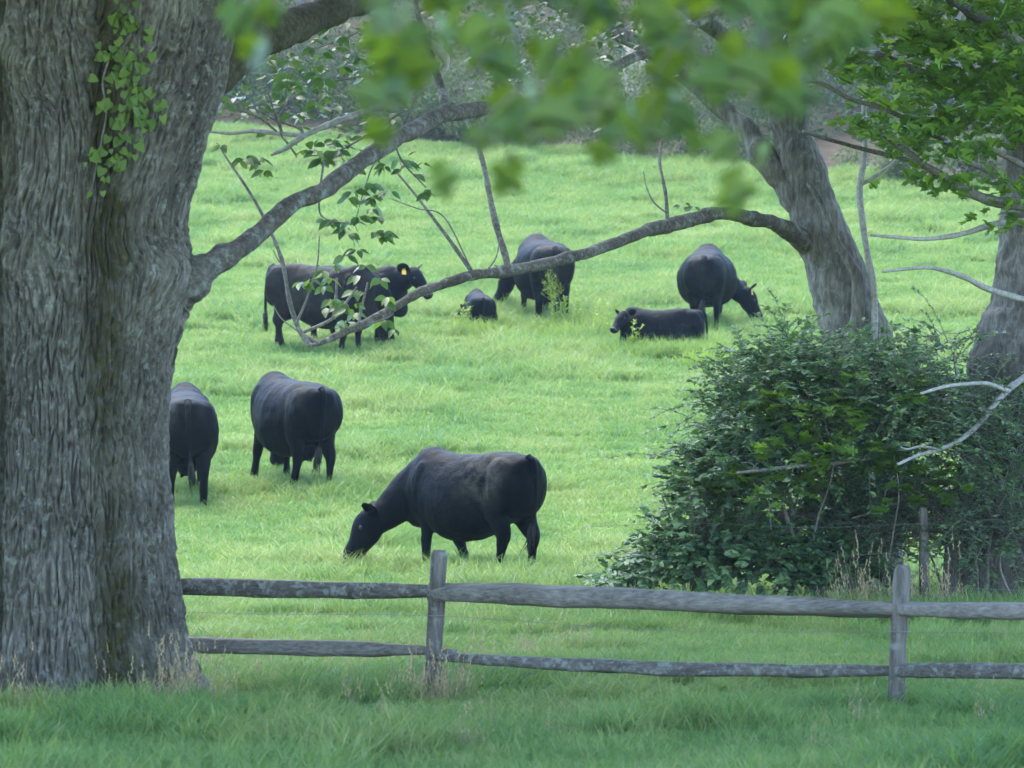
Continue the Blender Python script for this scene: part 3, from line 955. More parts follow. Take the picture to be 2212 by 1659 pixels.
# ------------------------------------------------------------------ crowns
def crown_leaves(parent, blobs, n, size, mat, name='crown', tmpl=CARD, clear=0.25, kind='stuff'):
    """Leaves through ellipsoids (centre, radii); kept above the camera's upper view line by `clear` metres."""
    P = []
    w = np.array([b[1][0] * b[1][1] * b[1][2] for b in blobs]) ** .67
    w /= w.sum()
    for b, q in zip(blobs, w):
        m = int(n * q)
        d = RNG.normal(size=(m, 3)); d /= np.linalg.norm(d, axis=1)[:, None]
        rr = 0.45 + 0.55 * RNG.random(m) ** .5
        P.append(np.array(b[0]) + d * rr[:, None] * np.array(b[1]))
    P = np.vstack(P)
    cl = fbm(P * 0.9, 3, 77)
    k = cl > 0.44
    if clear is not None:
        k &= P[:, 2] > CAM_H + 0.1012 * P[:, 1] + clear + size
    P = P[k]
    nrm = RNG.normal(size=P.shape) * .5 + [0, 0, 1]
    V, F, A = scatter(tmpl, P, rot_from(nrm, RNG.random(len(P)) * 6.28), size * (0.6 + .8 * RNG.random(len(P))))
    o = add(name, V, F, mat, parent, attrs={'rnd': A})
    o['kind'] = kind
    return o

crown_leaves(big_tree, [((-4, 25, 11), (6, 6, 4.5)), ((1, 25.5, 10), (5, 5.5, 4.5)), ((-2, 22, 9), (5, 4, 3.5)), ((3.2, 28, 9), (4, 4, 3.6)), ((0, 18, 9), (6, 5, 3.5)), ((-5, 19, 8), (5, 5, 3.5))], 17000, 0.36, M['leaf_crown'])  # unseen crown, made denser and extended toward the camera to shade trunk and foreground

# ------------------------------------------------------------------ leaning tree behind the shrub
DL = 36.5
lean = empty('leaning_tree', (gpx(1852, DL)[0], DL, gpx(1852, DL)[2]))
tag(lean, 'leaning grey tree rising from the shrub with one long arching low branch', 'tree')
lt, ltC, ltR = limb(lean, [(1856, 1300, DL), (1868, 1000, DL), (1866, 800, DL), (1836, 690, DL), (1806, 600, DL), (1776, 500, DL), (1742, 400, DL), (1712, 300, DL), (1695, 200, DL), (1685, 60, DL), (1675, -150, DL), (1640, -700, DL), (1560, -1500, DL)],
     [98, 88, 78, 68, 64, 58, 51, 44, 40, 38, 36, 28, 16], M['bark'], 'trunk', 300, 70, .09, 9, 12)
limb(lean, [(1750, 450, DL), (1705, 392, DL), (1652, 335, DL), (1605, 275, DL + .1), (1545, 222, DL + .2), (1480, 165, DL + .3), (1400, 108, DL + .4), (1300, 50, DL + .6), (1200, 5, DL + .8), (1050, -90, DL + 1)],
     [42, 32, 27, 23, 20, 18, 17, 15, 13, 10], M['bark'], 'limb', 140, 22, .16, 7, 13)
limb(lean, [(1692, 190, DL), (1620, 120, DL - .3), (1560, 75, DL - .5), (1500, 28, DL - .8), (1430, -40, DL - 1), (1300, -200, DL - 1.5)], [30, 24, 20, 17, 15, 10], M['bark'], 'limb', 80, 18, .16, 7, 14)
limb(lean, [(1745, 395, DL - .45), (1775, 440, DL - .5), (1810, 520, DL - .52), (1845, 575, DL - .52), (1857, 610, DL - .5), (1852, 690, DL - .48), (1850, 800, DL - .5)], [6, 7, 8, 12, 15, 16, 17], M['bark'], 'vine_stem', 80, 10, .1, 7, 15)
arch, archC, archR = limb(lean, [(1760, 540, DL), (1712, 502, DL - .3), (1675, 480, DL - .5), (1640, 470, DL - .7), (1560, 463, DL - 1.1), (1490, 476, DL - 1.5), (1400, 501, DL - 2), (1300, 535, DL - 2.5), (1230, 556, DL - 2.9), (1130, 577, DL - 3.4), (1040, 592, DL - 3.9), (960, 612, DL - 4.3), (900, 637, DL - 4.6), (840, 670, DL - 4.9), (780, 700, DL - 5.2), (720, 728, DL - 5.5), (668, 749, DL - 5.8)],
     [30, 20, 17, 15.5, 15, 14.5, 13.5, 13, 12.5, 13, 11.5, 11, 10.5, 10.5, 9.5, 7.5, 3], M['bark_limb'], 'branch', 240, 14, .18, 14, 16)
shoots = [([(1097, 578), (1075, 500), (1060, 430), (1048, 370), (1035, 320), (1012, 270), (990, 225)], 8.0, 4),
          ([(1022, 592), (990, 545), (950, 490), (920, 450), (885, 405), (848, 362)], 5.0, 2.2),
          ([(1442, 490), (1440, 440), (1432, 390), (1425, 350), (1430, 300)], 5.0, 2.5),
          ([(1048, 590), (1070, 560), (1078, 530), (1080, 500)], 2.2, 1),
          ([(670, 748), (645, 710), (625, 650), (608, 560), (570, 470), (530, 400), (495, 350), (468, 308)], 6.5, 1.8),
          ([(690, 742), (655, 722), (660, 715), (715, 690), (750, 650), (770, 620)], 6, 2),
          ([(720, 690), (725, 640), (727, 600)], 4.5, 2.5),
          ([(775, 702), (780, 670), (795, 610)], 4, 2.2),
          ([(640, 700), (665, 640), (685, 570), (690, 510)], 3.5, 1.2),
          ([(650, 720), (610, 690), (590, 660)], 2, 1),
          ([(795, 700), (830, 690), (850, 678)], 2.4, 1.2),
          ([(1438, 460), (1410, 435), (1395, 400), (1390, 370)], 2.2, 1),
          ([(1020, 585), (960, 470), (900, 450), (840, 428)], 2, 1),
          ([(612, 575), (600, 560), (590, 540)], 2, 1)]
for k, (p, a, b) in enumerate(shoots):
    d0 = float(np.interp(p[0][0], [668, 1040, 1490, 1712], [DL - 5.8, DL - 3.9, DL - 1.5, DL - .3]))
    limb(arch, [(x, y, d0 + .02 * q) for q, (x, y) in enumerate(p)], list(np.linspace(a, b, len(p))), M['twig'], 'shoot', 9 * len(p), 7, .12, 14, 50 + k)
ARCH_LEAF = LIMB_LEAF
r_ = np.random.default_rng(15)
for (x, y, s, n) in ((675, 600, 34, 14), (715, 590, 28, 8), (765, 575, 26, 7), (785, 612, 26, 10), (700, 655, 26, 9), (745, 660, 34, 14), (800, 662, 28, 9), (745, 690, 26, 7), (830, 690, 24, 8), (1480, 448, 16, 9), (1495, 440, 12, 6)):
    d0 = float(np.interp(x, [668, 1040, 1490], [DL - 5.8, DL - 3.9, DL - 1.5]))
    leaf_cluster(arch, ARCH_LEAF, x, y, d0 + r_.normal() * .15, s, n, 0.115 if x < 1000 else 0.08, r_)
r_ = np.random.default_rng(16)
# leafy twigs under the upper limbs
mbl = []
cs = [px(x, y, DL + r_.normal() * .7) for x, y in [(1180, 40), (1215, 60), (1240, 110), (1200, 140), (1290, 130), (1320, 110), (1350, 95), (1260, 160), (1230, 20), (1150, 80), (1130, 20), (1380, 40), (1400, 20), (1440, 60), (1480, 30), (1110, 140), (1090, 190), (1450, 120), (1500, 130), (1330, 30), (1290, 60), (1040, 60), (1060, 110), (980, 30), (1330, 230), (1420, 200)]]
V, F, A = spray_leaves(LEAF_OVATE, cs, 22, 0.17, 0.095, r_, .55)
o = add('foliage', V, F, M['leaf_crown'], lean, attrs={'rnd': A}); o['kind'] = 'stuff'
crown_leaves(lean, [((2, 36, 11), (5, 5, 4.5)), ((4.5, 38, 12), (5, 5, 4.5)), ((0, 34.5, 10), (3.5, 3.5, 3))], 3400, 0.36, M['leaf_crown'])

# ------------------------------------------------------------------ maple at the right edge
DM = 34.8
maple = empty('maple_tree', (gpx(2262, DM)[0], DM, gpx(2262, DM)[2]))
tag(maple, 'broad maple trunk at the right edge with bright layered leaves', 'tree')
limb(maple, [(2262, 1330, DM), (2262, 1150, DM), (2262, 1000, DM), (2264, 800, DM), (2266, 700, DM), (2268, 600, DM), (2266, 500, DM), (2264, 400, DM), (2262, 200, DM), (2270, -100, DM), (2300, -700, DM), (2330, -1500, DM)],
     [215, 198, 186, 172, 148, 122, 108, 98, 96, 92, 70, 30], M['bark'], 'trunk', 300, 80, .08, 9, 17, True)
mbr = [([(2280, 450), (2212, 441), (2140, 432), (2080, 408), (2000, 360), (1940, 315), (1905, 290)], 15, 5),
       ([(2005, 365), (1960, 345), (1880, 325), (1800, 305), (1735, 283)], 6, 4),
       ([(2260, 480), (2180, 478), (2120, 492), (2060, 510), (1990, 517), (1930, 512), (1880, 508)], 8, 3),
       ([(2260, 655), (2200, 645), (2130, 622), (2090, 602), (2040, 585), (2000, 578), (1950, 582), (1905, 586)], 8, 2.5),
       ([(2280, 790), (2212, 815), (2160, 860), (2120, 910), (2080, 945), (2030, 972), (1980, 985), (1938, 1003)], 9, 3),
       ([(2180, 845), (2130, 828), (2080, 830), (2030, 838), (1990, 850)], 5, 3),
       ([(2030, 972), (1990, 965), (1960, 970), (1945, 965)], 3, 1.5),
       ([(2300, 260), (2212, 232), (2120, 215), (2060, 190), (2010, 165), (1950, 140), (1890, 115)], 16, 6),
       ([(2300, 160), (2212, 105), (2150, 60), (2090, 20), (2040, -20)], 16, 12),
       ([(2060, 318), (2010, 290), (1960, 262), (1900, 232), (1840, 215), (1770, 180), (1700, 175)], 6, 4),
       ([(2212, 360), (2150, 330), (2100, 318), (2040, 330)], 7, 3),
       ([(2180, 400), (2120, 360), (2080, 345)], 9, 5)]
for k, (p, a, b) in enumerate(mbr):
    d0_, dq_ = {4: (33.9, .22), 5: (33.2, .16), 6: (32.75, .08)}.get(k, (DM - .5, .12))
    limb(maple, [(x, y, d0_ - dq_ * q) for q, (x, y) in enumerate(p)], list(np.linspace(a, b, len(p))), M['twig_pale'] if k in (2, 3, 4, 5, 6) else M['twig'], 'branch', 12 * len(p), 9, .14, 12, 80 + k)
r_ = np.random.default_rng(21)
cs = []
while len(cs) < 125:
    x, y = 1780 + 500 * r_.random(), -60 + 470 * r_.random()
    lo = np.interp(x, [1780, 1830, 1900, 1960, 2010, 2100, 2180, 2300], [110, 140, 230, 320, 345, 330, 300, 300])
    hi = np.interp(x, [1780, 1850, 1900], [40, -60, -60])
    if y > lo or y < hi: continue
    if 1830 < x < 1960 and 150 < y < 250 and r_.random() < .6: continue
    cs.append(px(x, y, DM - 1.0 + r_.normal() * .5))
cs += [px(x, y, DM - 1.0) for x, y in [(2190, 400), (2210, 430), (2180, 380), (2060, 395), (2020, 380), (2205, 470), (1905, 270), (1930, 300), (1890, 255)]]
V, F, A = spray_leaves(LEAF_MAPLE, cs, 20, 0.20, 0.115, r_, .22, .7)
o = add('foliage', V, F, M['leaf_maple'], maple, attrs={'rnd': A}); o['kind'] = 'stuff'
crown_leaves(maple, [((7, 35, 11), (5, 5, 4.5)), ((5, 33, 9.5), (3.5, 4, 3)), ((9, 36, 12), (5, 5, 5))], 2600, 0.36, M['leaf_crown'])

# slender pale sapling between the leaning tree and the maple
sap = empty('sapling', gpx(1880, 36.0))
tag(sap, 'slender pale sapling standing between the leaning tree and the maple', 'tree')
limb(sap, [(1890, 1300, 36), (1892, 900, 36), (1886, 640, 36), (1876, 560, 36), (1862, 480, 36), (1856, 400, 36), (1868, 320, 36), (1866, 240, 36), (1884, 160, 36), (1890, 60, 36), (1900, -60, 36)], [11, 10, 8, 7.5, 7.5, 7.5, 7, 6, 5, 5, 4], M['twig_pale'], 'trunk', 160, 9, .1, 12, 110)
limb(sap, [(1858, 400, 36), (1885, 385, 36), (1920, 360, 36), (1950, 335, 36)], [5, 4.5, 4, 3], M['twig_pale'], 'branch', 40, 7, .1, 12, 111)
limb(sap, [(1868, 300, 36), (1850, 270, 36), (1845, 245, 36)], [5, 4, 3.5], M['twig_pale'], 'branch', 30, 7, .1, 12, 112)
r_ = np.random.default_rng(61)
V, F, A = spray_leaves(LEAF_OVATE, [px(x, y, 36) for x, y in ((1905, -90), (1890, -140), (1930, -160), (1870, -110), (1900, -200))], 24, .25, .09, r_, .8)
o = add('foliage', V, F, M['leaf_crown'], sap, attrs={'rnd': A}); o['kind'] = 'stuff'
# ------------------------------------------------------------------ shrubs under the right-hand trees
def shrub(name, label, blobs, n_sprays, leaf, spray_len, mat, stems, per=22, seed=0, group=None, stem_mat='twig', inside=0.35, kind_tmpl=LEAF_SMALL, hollow=None, cat='shrub'):
    """blobs: (x, y, rx, ry, d, rd) ellipsoids in picture units with depth d and depth radius rd metres."""
    r = np.random.default_rng(seed)
    base = gpx(blobs[0][0], blobs[0][4])
    root = empty(name, base)
    tag(root, label, cat, group)
    w = np.array([b[2] * b[3] for b in blobs], float); w /= w.sum()
    mbs = MB()
    Ps, Ys, Us = [], [], []
    for b, q in zip(blobs, w):
        c = px(b[0], b[1], b[4])
        R = np.array([b[2] / FPX * b[4], b[5], b[3] / FPX * b[4]])
        for k in range(int(n_sprays * q)):
            d = r.normal(size=3); d /= np.linalg.norm(d)
            if d[2] < -0.3: d[2] *= -1
            rr = inside + (1.0 - inside) * r.random() ** .5
            p0 = c + d * R * rr
            L = spray_len * (.45 + .7 * r.random() + (.6 if r.random() < .12 else 0))
            dr = d * np.array([1, 1, .6]) + r.normal(size=3) * .5 + [0, 0, .45]
            dr /= np.linalg.norm(dr)
            t = np.linspace(0, 1, 6)[:, None]
            path = p0 + dr * L * t + np.array([0, 0, -.42]) * L * t ** 2
            if path[:, 2].min() < gz1(p0[0], p0[1]) + .03: continue
            mbs.put(*sweep(path, np.linspace(.005, .0015, 6), nseg=3, cap=False))
            tt = np.sort(r.random(per)) ** .8
            pp = np.stack([np.interp(tt, np.linspace(0, 1, 6), path[:, i]) for i in range(3)], 1)
            tan = path[-1] - path[0]; tan /= np.linalg.norm(tan)
            side = np.cross(tan, [0, 0, 1]); side /= np.linalg.norm(side) + 1e-6
            sg = np.where(np.arange(per) % 2, 1, -1)[:, None]
            Ps.append(pp)
            Ys.append(tan * .7 + side * sg + r.normal(size=(per, 3)) * .25)
            Us.append(np.array([0, -.15, 1]) + r.normal(size=(per, 3)) * .3)
    P, Yd, U = np.vstack(Ps), np.vstack(Ys), np.vstack(Us)
    Yd /= np.linalg.norm(Yd, axis=1)[:, None]
    Xd = np.cross(Yd, U); Xd /= np.linalg.norm(Xd, axis=1)[:, None]
    V, F, A = scatter(kind_tmpl, P, np.stack([Xd, Yd, np.cross(Xd, Yd)], -1), leaf * (.65 + .7 * r.random(len(P))))
    o = add('foliage', V, F, mat, root, attrs={'rnd': A}); o['kind'] = 'stuff'
    for (pts, a, b_) in stems:
        P0 = np.array([px(*p) for p in pts])
        mbs.tube(P0, np.linspace(a, b_, 5), 10 * len(pts), 7, .1)
    o = mbs.build('stems', M[stem_mat], root); o['kind'] = 'stuff'
    return root

DB = 34.0
shrub('big_shrub', 'big rounded dark green shrub in front of the leaning tree', [
    (1790, 930, 225, 165, DB, 1.0), (1685, 880, 105, 110, DB - .1, .7), (1620, 960, 85, 90, DB - .2, .6), (1715, 815, 95, 60, DB, .6), (1640, 815, 70, 50, DB - .1, .5), (1705, 755, 45, 35, DB, .4), (1585, 880, 50, 45, DB - .2, .4),
    (1900, 850, 140, 85, DB, .8), (1850, 980, 230, 110, DB - .3, .8), (1660, 1040, 180, 90, DB - .3, .6), (1700, 1150, 190, 110, DB + .5, .5), (1880, 1130, 170, 120, DB + .6, .5)],
    1850, 0.062, 0.55, M['leaf_bush'],
    [([(1700, 1320, DB), (1720, 1200, DB), (1700, 1050, DB), (1650, 900, DB)], .035, .012), ([(1780, 1320, DB), (1770, 1150, DB), (1800, 980, DB), (1880, 850, DB)], .04, .012),
     ([(1820, 1320, DB + .1), (1850, 1180, DB), (1900, 1000, DB)], .03, .012), ([(1740, 1320, DB - .2), (1640, 1180, DB - .3), (1560, 1040, DB - .3)], .025, .01), ([(1770, 1290, DB - .4), (1720, 1180, DB - .5), (1690, 1090, DB - .5)], .03, .02)],
    per=24, seed=3)
shrub('young_locust', 'loose feathery green shrub against the maple trunk', [
    (2040, 790, 60, 75, DB + .3, .4), (2050, 940, 120, 105, DB - .2, .6), (2180, 1010, 110, 130, DB - .4, .5), (1980, 900, 90, 110, DB - .5, .5), (2150, 1160, 110, 110, DB - .4, .4), (1960, 1150, 90, 90, DB + .1, .4)],
    600, 0.055, 0.6, M['leaf_bush'],
    [([(2040, 1320, DB), (2050, 1150, DB), (2080, 950, DB), (2060, 760, DB)], .03, .01), ([(2130, 1320, DB), (2140, 1150, DB), (2200, 960, DB)], .03, .01)],
    per=20, seed=4, inside=.3)
shrub('vine_thicket', 'low dark vine thicket spilling left of the big shrub onto the pasture', [
    (1515, 1090, 60, 70, DB - .4, .5), (1560, 1015, 65, 50, DB - .4, .5), (1445, 1215, 75, 60, DB - .5, .6), (1545, 1215, 110, 75, DB - .7, .5), (1400, 1262, 50, 25, DB - .6, .4), (1660, 1225, 130, 65, DB - .6, .4), (1345, 1272, 50, 18, DB - .6, .4), (1780, 1240, 120, 55, DB - .5, .35)],
    960, 0.058, 0.4, M['leaf_bush'],
    [([(1480, 1320, DB - .4), (1470, 1200, DB - .4), (1430, 1070, DB - .4)], .02, .008), ([(1600, 1310, DB - .3), (1620, 1190, DB - .3), (1580, 1080, DB - .3)], .02, .01)],
    per=18, seed=5, kind_tmpl=LEAF_HEART, inside=.2, cat='vine')
shrub('bramble', 'dry brown bramble tangle with sparse green leaves below the maple', [
    (2080, 1150, 130, 110, DB - .4, .5), (2190, 1140, 110, 130, DB - .6, .5), (1940, 1170, 110, 90, DB - .2, .4), (1830, 1200, 120, 90, DB + .1, .4)],
    560, 0.05, 0.65, M['leaf_bush'],
    [([(2115, 1320, DB - .5), (2108, 1200, DB - .5), (2095, 1080, DB - .4)], .012, .006), ([(2050, 1320, DB), (2010, 1200, DB), (1950, 1110, DB)], .012, .006), ([(2200, 1320, DB - .5), (2160, 1220, DB - .5), (2190, 1120, DB - .5)], .014, .006),
     ([(1960, 1060, DB - .5), (2020, 1100, DB - .5), (2080, 1180, DB - .5)], .008, .005), ([(1840, 1120, DB - .5), (1930, 1090, DB - .5), (2000, 1040, DB - .5)], .008, .004)],
    per=12, seed=6, stem_mat='bramble_stem' if 'bramble_stem' in M else 'twig', inside=.1)

shrub('grape_vine', 'bright broad-leaved vine draped over the front of the big shrub', [
    (1800, 1000, 150, 45, DB - 1.05, .25), (1660, 1060, 90, 40, DB - .95, .2), (1940, 1040, 90, 45, DB - .95, .2), (1760, 900, 120, 40, DB - .95, .2), (1900, 860, 90, 40, DB - .8, .2)],
    110, 0.10, 0.35, M['leaf_maple'], [([(1750, 1320, DB - .6), (1760, 1150, DB - .8), (1800, 1010, DB - 1.05), (1780, 900, DB - .95)], .012, .005), ([(1690, 1320, DB - .6), (1670, 1180, DB - .8), (1660, 1060, DB - .95)], .010, .005), ([(1900, 1320, DB - .6), (1930, 1150, DB - .8), (1940, 1040, DB - .95), (1900, 870, DB - .8)], .010, .005)],
    per=9, seed=8, kind_tmpl=LEAF_MAPLE, cat='vine')

# old wire fence lost in the thicket
def old_post(name, label, x, y0, w, d, mat, lean=0):
    b = gpx(x, d)
    yb = CY + (CAM_H - b[2] + .1) / d * FPX
    o = post(name, None, [(x, yb, d), (x + lean / 2, (yb + y0) / 2, d), (x + lean, y0, d)], w, mat, seed=int(x))
    o.location = tuple(b)
    me = o.data
    me.transform(Matrix.Translation(-Vector(tuple(b))))
    return tag(o, label, 'post')
oldf = empty('wire_fence', gpx(1507, DB - .9))
tag(oldf, 'old wire fence with posts, one toned dark for shade, and a brown board lost in the thicket', 'fence')
post('post', oldf, [(1509, 1350, DB - .85), (1508, 1200, DB - .85), (1506, 1056, DB - .85)], 36, M['bark_moss_shade'], 21)  # dark bark colour stands in for the thicket's shadow on this post
post('post', oldf, [(1998, 1350, DB - .7), (1996, 1220, DB - .7), (1994, 1095, DB - .7)], 20, M['wood_post'], 22)
rail('board', oldf, [1104, 1100, 1096, 1092], [1140, 1138, 1134, 1128], [1500, 1700, 1850, 2000], (DB + .25, DB + .25), M['wood'], 0.02, 23, .05)
mb = MB()
for y in (1130, 1192, 1266):
    mb.tube([px(1260, y + 8, DB - .95), px(1507, y, DB - .95), px(1750, y + 10, DB - .95), px(1996, y + 2, DB - .95), px(2300, y + 14, DB - .95)], [.0022] * 5, 50, 4)
mb.build('wire', M['wire'], oldf)

# dead branch lying across the shrub
db = empty('dead_branch', px(1800, 985, DB - 1.25))
tag(db, 'bare pale dead branch lying level across the shrub', 'branch')
limb(db, [(1590, 1022, DB - 1.2), (1650, 1015, DB - 1.25), (1740, 1004, DB - 1.3), (1820, 998, DB - 1.25), (1870, 992, DB - 1.2)], [3, 4, 4.5, 4, 3], M['twig'], 'bough', 60, 7, .12, 12, 131)
limb(db, [(1640, 1016, DB - 1.25), (1620, 1000, DB - 1.3), (1600, 1000, DB - 1.35)], [2, 1.5, 1], M['twig'], 'twig', 20, 5, .1, 12, 132)

# dry stalks and tall grass at the foot of the trunk, the posts and the thicket
def patch(X0, X1, n, d0, d1, kinds, s0, s1, seed, zs=1.0):
    r = np.random.default_rng(seed)
    d = d0 + (d1 - d0) * r.random(n)
    x = X0 + (X1 - X0) * r.random(n)
    X = (x - CX) / FPX * d
    return X, d, r.choice(kinds, n), s3(s0 + (s1 - s0) * r.random(n), zs)
sets = [patch(-60, 420, 34, 23.1, 23.6, [5, 6, 6, 6], .7, 1.3, 1), patch(-60, 470, 90, 23.0, 23.7, [3, 4], .55, .95, 2), patch(890, 1000, 16, 24.0, 24.6, [5, 6], .6, 1.1, 3), patch(360, 480, 10, 23.3, 23.9, [5], .7, 1.0, 31),
        patch(880, 1000, 12, 24.5, 24.9, [3, 4], .5, .8, 4), patch(1880, 2010, 14, 23.7, 24.1, [3, 4], .5, .8, 5), patch(1780, 2100, 40, 32.3, 32.9, [5, 6, 6], .8, 1.5, 6),
        patch(1280, 2260, 190, 31.6, 32.9, [3, 4], .8, 1.3, 7), patch(1000, 1330, 26, 25.5, 29, [6, 6, 5], .5, .8, 8), patch(400, 900, 16, 22, 28, [5, 6], .4, .8, 9), patch(100, 2200, 60, 20.5, 23, [5, 6, 6], .35, .7, 10),
        patch(1980, 2260, 40, 27, 31.5, [6, 3, 4], .7, 1.0, 11)]
Xs = np.concatenate([s[0] for s in sets]); Ds = np.concatenate([s[1] for s in sets])
Ks = np.concatenate([s[2] for s in sets]); Ss = np.vstack([s[3] for s in sets])
grass_object('tall_grass', Xs, Ds, Ks, Ss, 'tall and dry grass stalks round the trunk foot, posts and thicket', .2)
sets = [patch(985, 1075, 46, 64.4, 65.6, [3, 4, 7, 7], .9, 1.4, 12), patch(1150, 1330, 80, 64, 66.2, [3, 4, 7, 7], .9, 1.5, 13), patch(1310, 1570, 200, 61.4, 62.6, [3, 4, 7], .8, 1.35, 14), patch(1480, 1600, 80, 60.5, 62.3, [7, 7, 4], .7, 1.2, 16), patch(1000, 1570, 150, 62, 66, [3, 4, 7], .7, 1.2, 15)]
Xs = np.concatenate([s[0] for s in sets]); Ds = np.concatenate([s[1] for s in sets])
Ks = np.concatenate([s[2] for s in sets]); Ss = np.vstack([s[3] for s in sets])
grass_object('rank_grass', Xs, Ds, Ks, Ss, 'taller yellow green grass round the lying cattle', .2)

# tall weeds by the lying cattle
def weed(label, x, d, h, seed, panicle=True):
    r = np.random.default_rng(seed)
    b = gpx(x, d)
    root = empty('tall_weed', b)
    tag(root, label, 'weed', 'tall weeds among the lying cattle')
    ms, ml = MB(), MB()
    P, Yd, A = [], [], []
    for s in range(3):
        bx, by = r.normal() * .06, r.normal() * .06
        hh = h * (.7 + .35 * r.random()) if s else h
        path = np.array([[b[0] + bx, b[1] + by, b[2] - .02], [b[0] + bx + r.normal() * .03, b[1] + by, b[2] + hh * .5], [b[0] + bx + r.normal() * .06, b[1] + by, b[2] + hh]])
        C = ms.tube(path, [.007, .005, .002], 10, 5)
        for k in range(26):
            t = r.random() ** .8 * (0.85 if panicle else 1)
            P.append(np.array([np.interp(t, np.linspace(0, 1, 10), C[:, i]) for i in range(3)]))
            a = r.random() * 6.28
            Yd.append([math.cos(a), math.sin(a), .35 + .5 * r.random()]); A.append(.13 * (1.15 - .6 * t))
        if panicle:
            for k in range(26):
                t = .72 + .28 * r.random()
                q = np.array([np.interp(t, np.linspace(0, 1, 10), C[:, i]) for i in range(3)])
                a = r.random() * 6.28; l = .16 * (1.25 - t) * 2
                e = q + np.array([math.cos(a) * l, math.sin(a) * l, .10])
                ms.tube([q, (q + e) / 2 + [0, 0, -.01], e], [.002, .0015, .001], 4, 3)
                for z in range(4):
                    P.append(e + r.normal(size=3) * .012); Yd.append(r.normal(size=3) + [0, 0, 1]); A.append(.028)
    P, Yd = np.array(P), np.array(Yd)
    Yd /= np.linalg.norm(Yd, axis=1)[:, None]
    Xd = np.cross(Yd, [0.1, 0.05, 1]); Xd /= np.linalg.norm(Xd, axis=1)[:, None]
    tm = LEAF_SMALL[0] * np.array([.7, 1, 1]), LEAF_SMALL[1]
    V, F, At = scatter(tm, P, np.stack([Xd, Yd, np.cross(Xd, Yd)], -1), np.array(A))
    add('leaves', V, F, M['weed'], root, attrs={'rnd': At})
    ms.build('stem', M['weed'], root)
    return root
weed('tallest flowering weed standing before the cow with its rump behind the arching branch', 1191, 65.2, 1.0, 1)
weed('upright pale green weed right of the tallest flowering weed', 1252, 65.0, .85, 2, False)
weed('pale weed just left of the lying calf with the raised head', 1298, 64.2, .65, 3, False)
weed('yellow green weed growing over the calf lying with its rump to the camera', 1008, 65.0, .55, 4, False)
weed('yellow green weed in front of the lying calf\'s shoulder', 1372, 61.9, .6, 5, False)
weed('small leafy weed at the feet of the cow behind the arching branch', 1218, 65.4, .6, 6, False)

# ------------------------------------------------------------------ wood behind the pasture
def edge_shrub(label, x, d, rx, rz, seed, mat='leaf_edge', size=.085, n=5200):
    r = np.random.default_rng(seed)
    b = gpx(x, d)
    root = empty('field_edge_shrub', b)
    tag(root, label, 'shrub', 'shrubs along the far edge of the pasture')
    c = b + np.array([0, 0, rz * .62])
    nb = 9
    ctr = c + r.normal(size=(nb, 3)) * np.array([rx * .42, .6, rz * .3])
    q = r.integers(0, nb, n)
    dd = r.normal(size=(n, 3)); dd /= np.linalg.norm(dd, axis=1)[:, None]
    P = ctr[q] + dd * (r.random(n) ** .4)[:, None] * np.array([rx * .42, .6, rz * .38])
    P = P[P[:, 2] > gz(P[:, 0], P[:, 1]) + .02]
    nrm = r.normal(size=P.shape) * .7 + [0, -.2, 1]
    V, F, A = scatter(LEAF_QUAD, P, rot_from(nrm, r.random(len(P)) * 6.28), size * (.6 + .8 * r.random(len(P))))
    o = add('foliage', V, F, M[mat], root, attrs={'rnd': A}); o['kind'] = 'stuff'
    ms = MB()
    for k in range(9):
        e = ctr[k % nb]
        ms.tube([b + [r.normal() * .1, r.normal() * .1, -.05], (b + e) / 2 + r.normal(size=3) * .1, e], [.03, .02, .01], 8, 5)
    o = ms.build('stems', M['twig'], root); o['kind'] = 'stuff'
for k, (x, dd, rx, rz, mat, lab) in enumerate([
    (1010, 1.5, 1.3, 1.2, 'leaf_edge', 'pale shrub at the far pasture edge under the low branch end'),
    (1150, .8, 1.6, 1.5, 'leaf_edge', 'pale rounded shrub at the far pasture edge left of centre'),
    (1320, .6, 1.9, 1.9, 'leaf_edge', 'widest pale feathery shrub at the middle of the far pasture edge'),
    (1480, .8, 1.4, 1.3, 'leaf_edge', 'pale shrub at the far pasture edge right of centre'),
    (1600, 1.0, 1.2, 1.2, 'leaf_wood', 'darker shrub at the far pasture edge left of the leaning trunk'),
    (1930, 1.0, 1.2, 1.0, 'leaf_edge', 'low pale shrub at the far pasture edge right of the leaning trunk'),
    (2080, .9, 1.5, .9, 'leaf_edge', 'low shrub at the far pasture edge near the maple'),
    (640, 3.5, 1.6, 1.6, 'leaf_wood', 'dull green shrub on the brown bank above the low branch'),
    (780, 3.0, 1.5, 1.7, 'leaf_wood', 'green shrub on the bank behind the hanging leaves'),
    (520, 5.0, 1.4, 1.5, 'leaf_wood', 'shrub on the brown bank close to the big trunk'),
    (890, 2.0, 1.3, 1.5, 'leaf_edge', 'pale shrub on the bank above the thick branch')]):
    X = (x - CX) / FPX * 98
    edge_shrub(lab, x, float(edge_d(X)) + dd, rx, rz, 200 + k, mat)

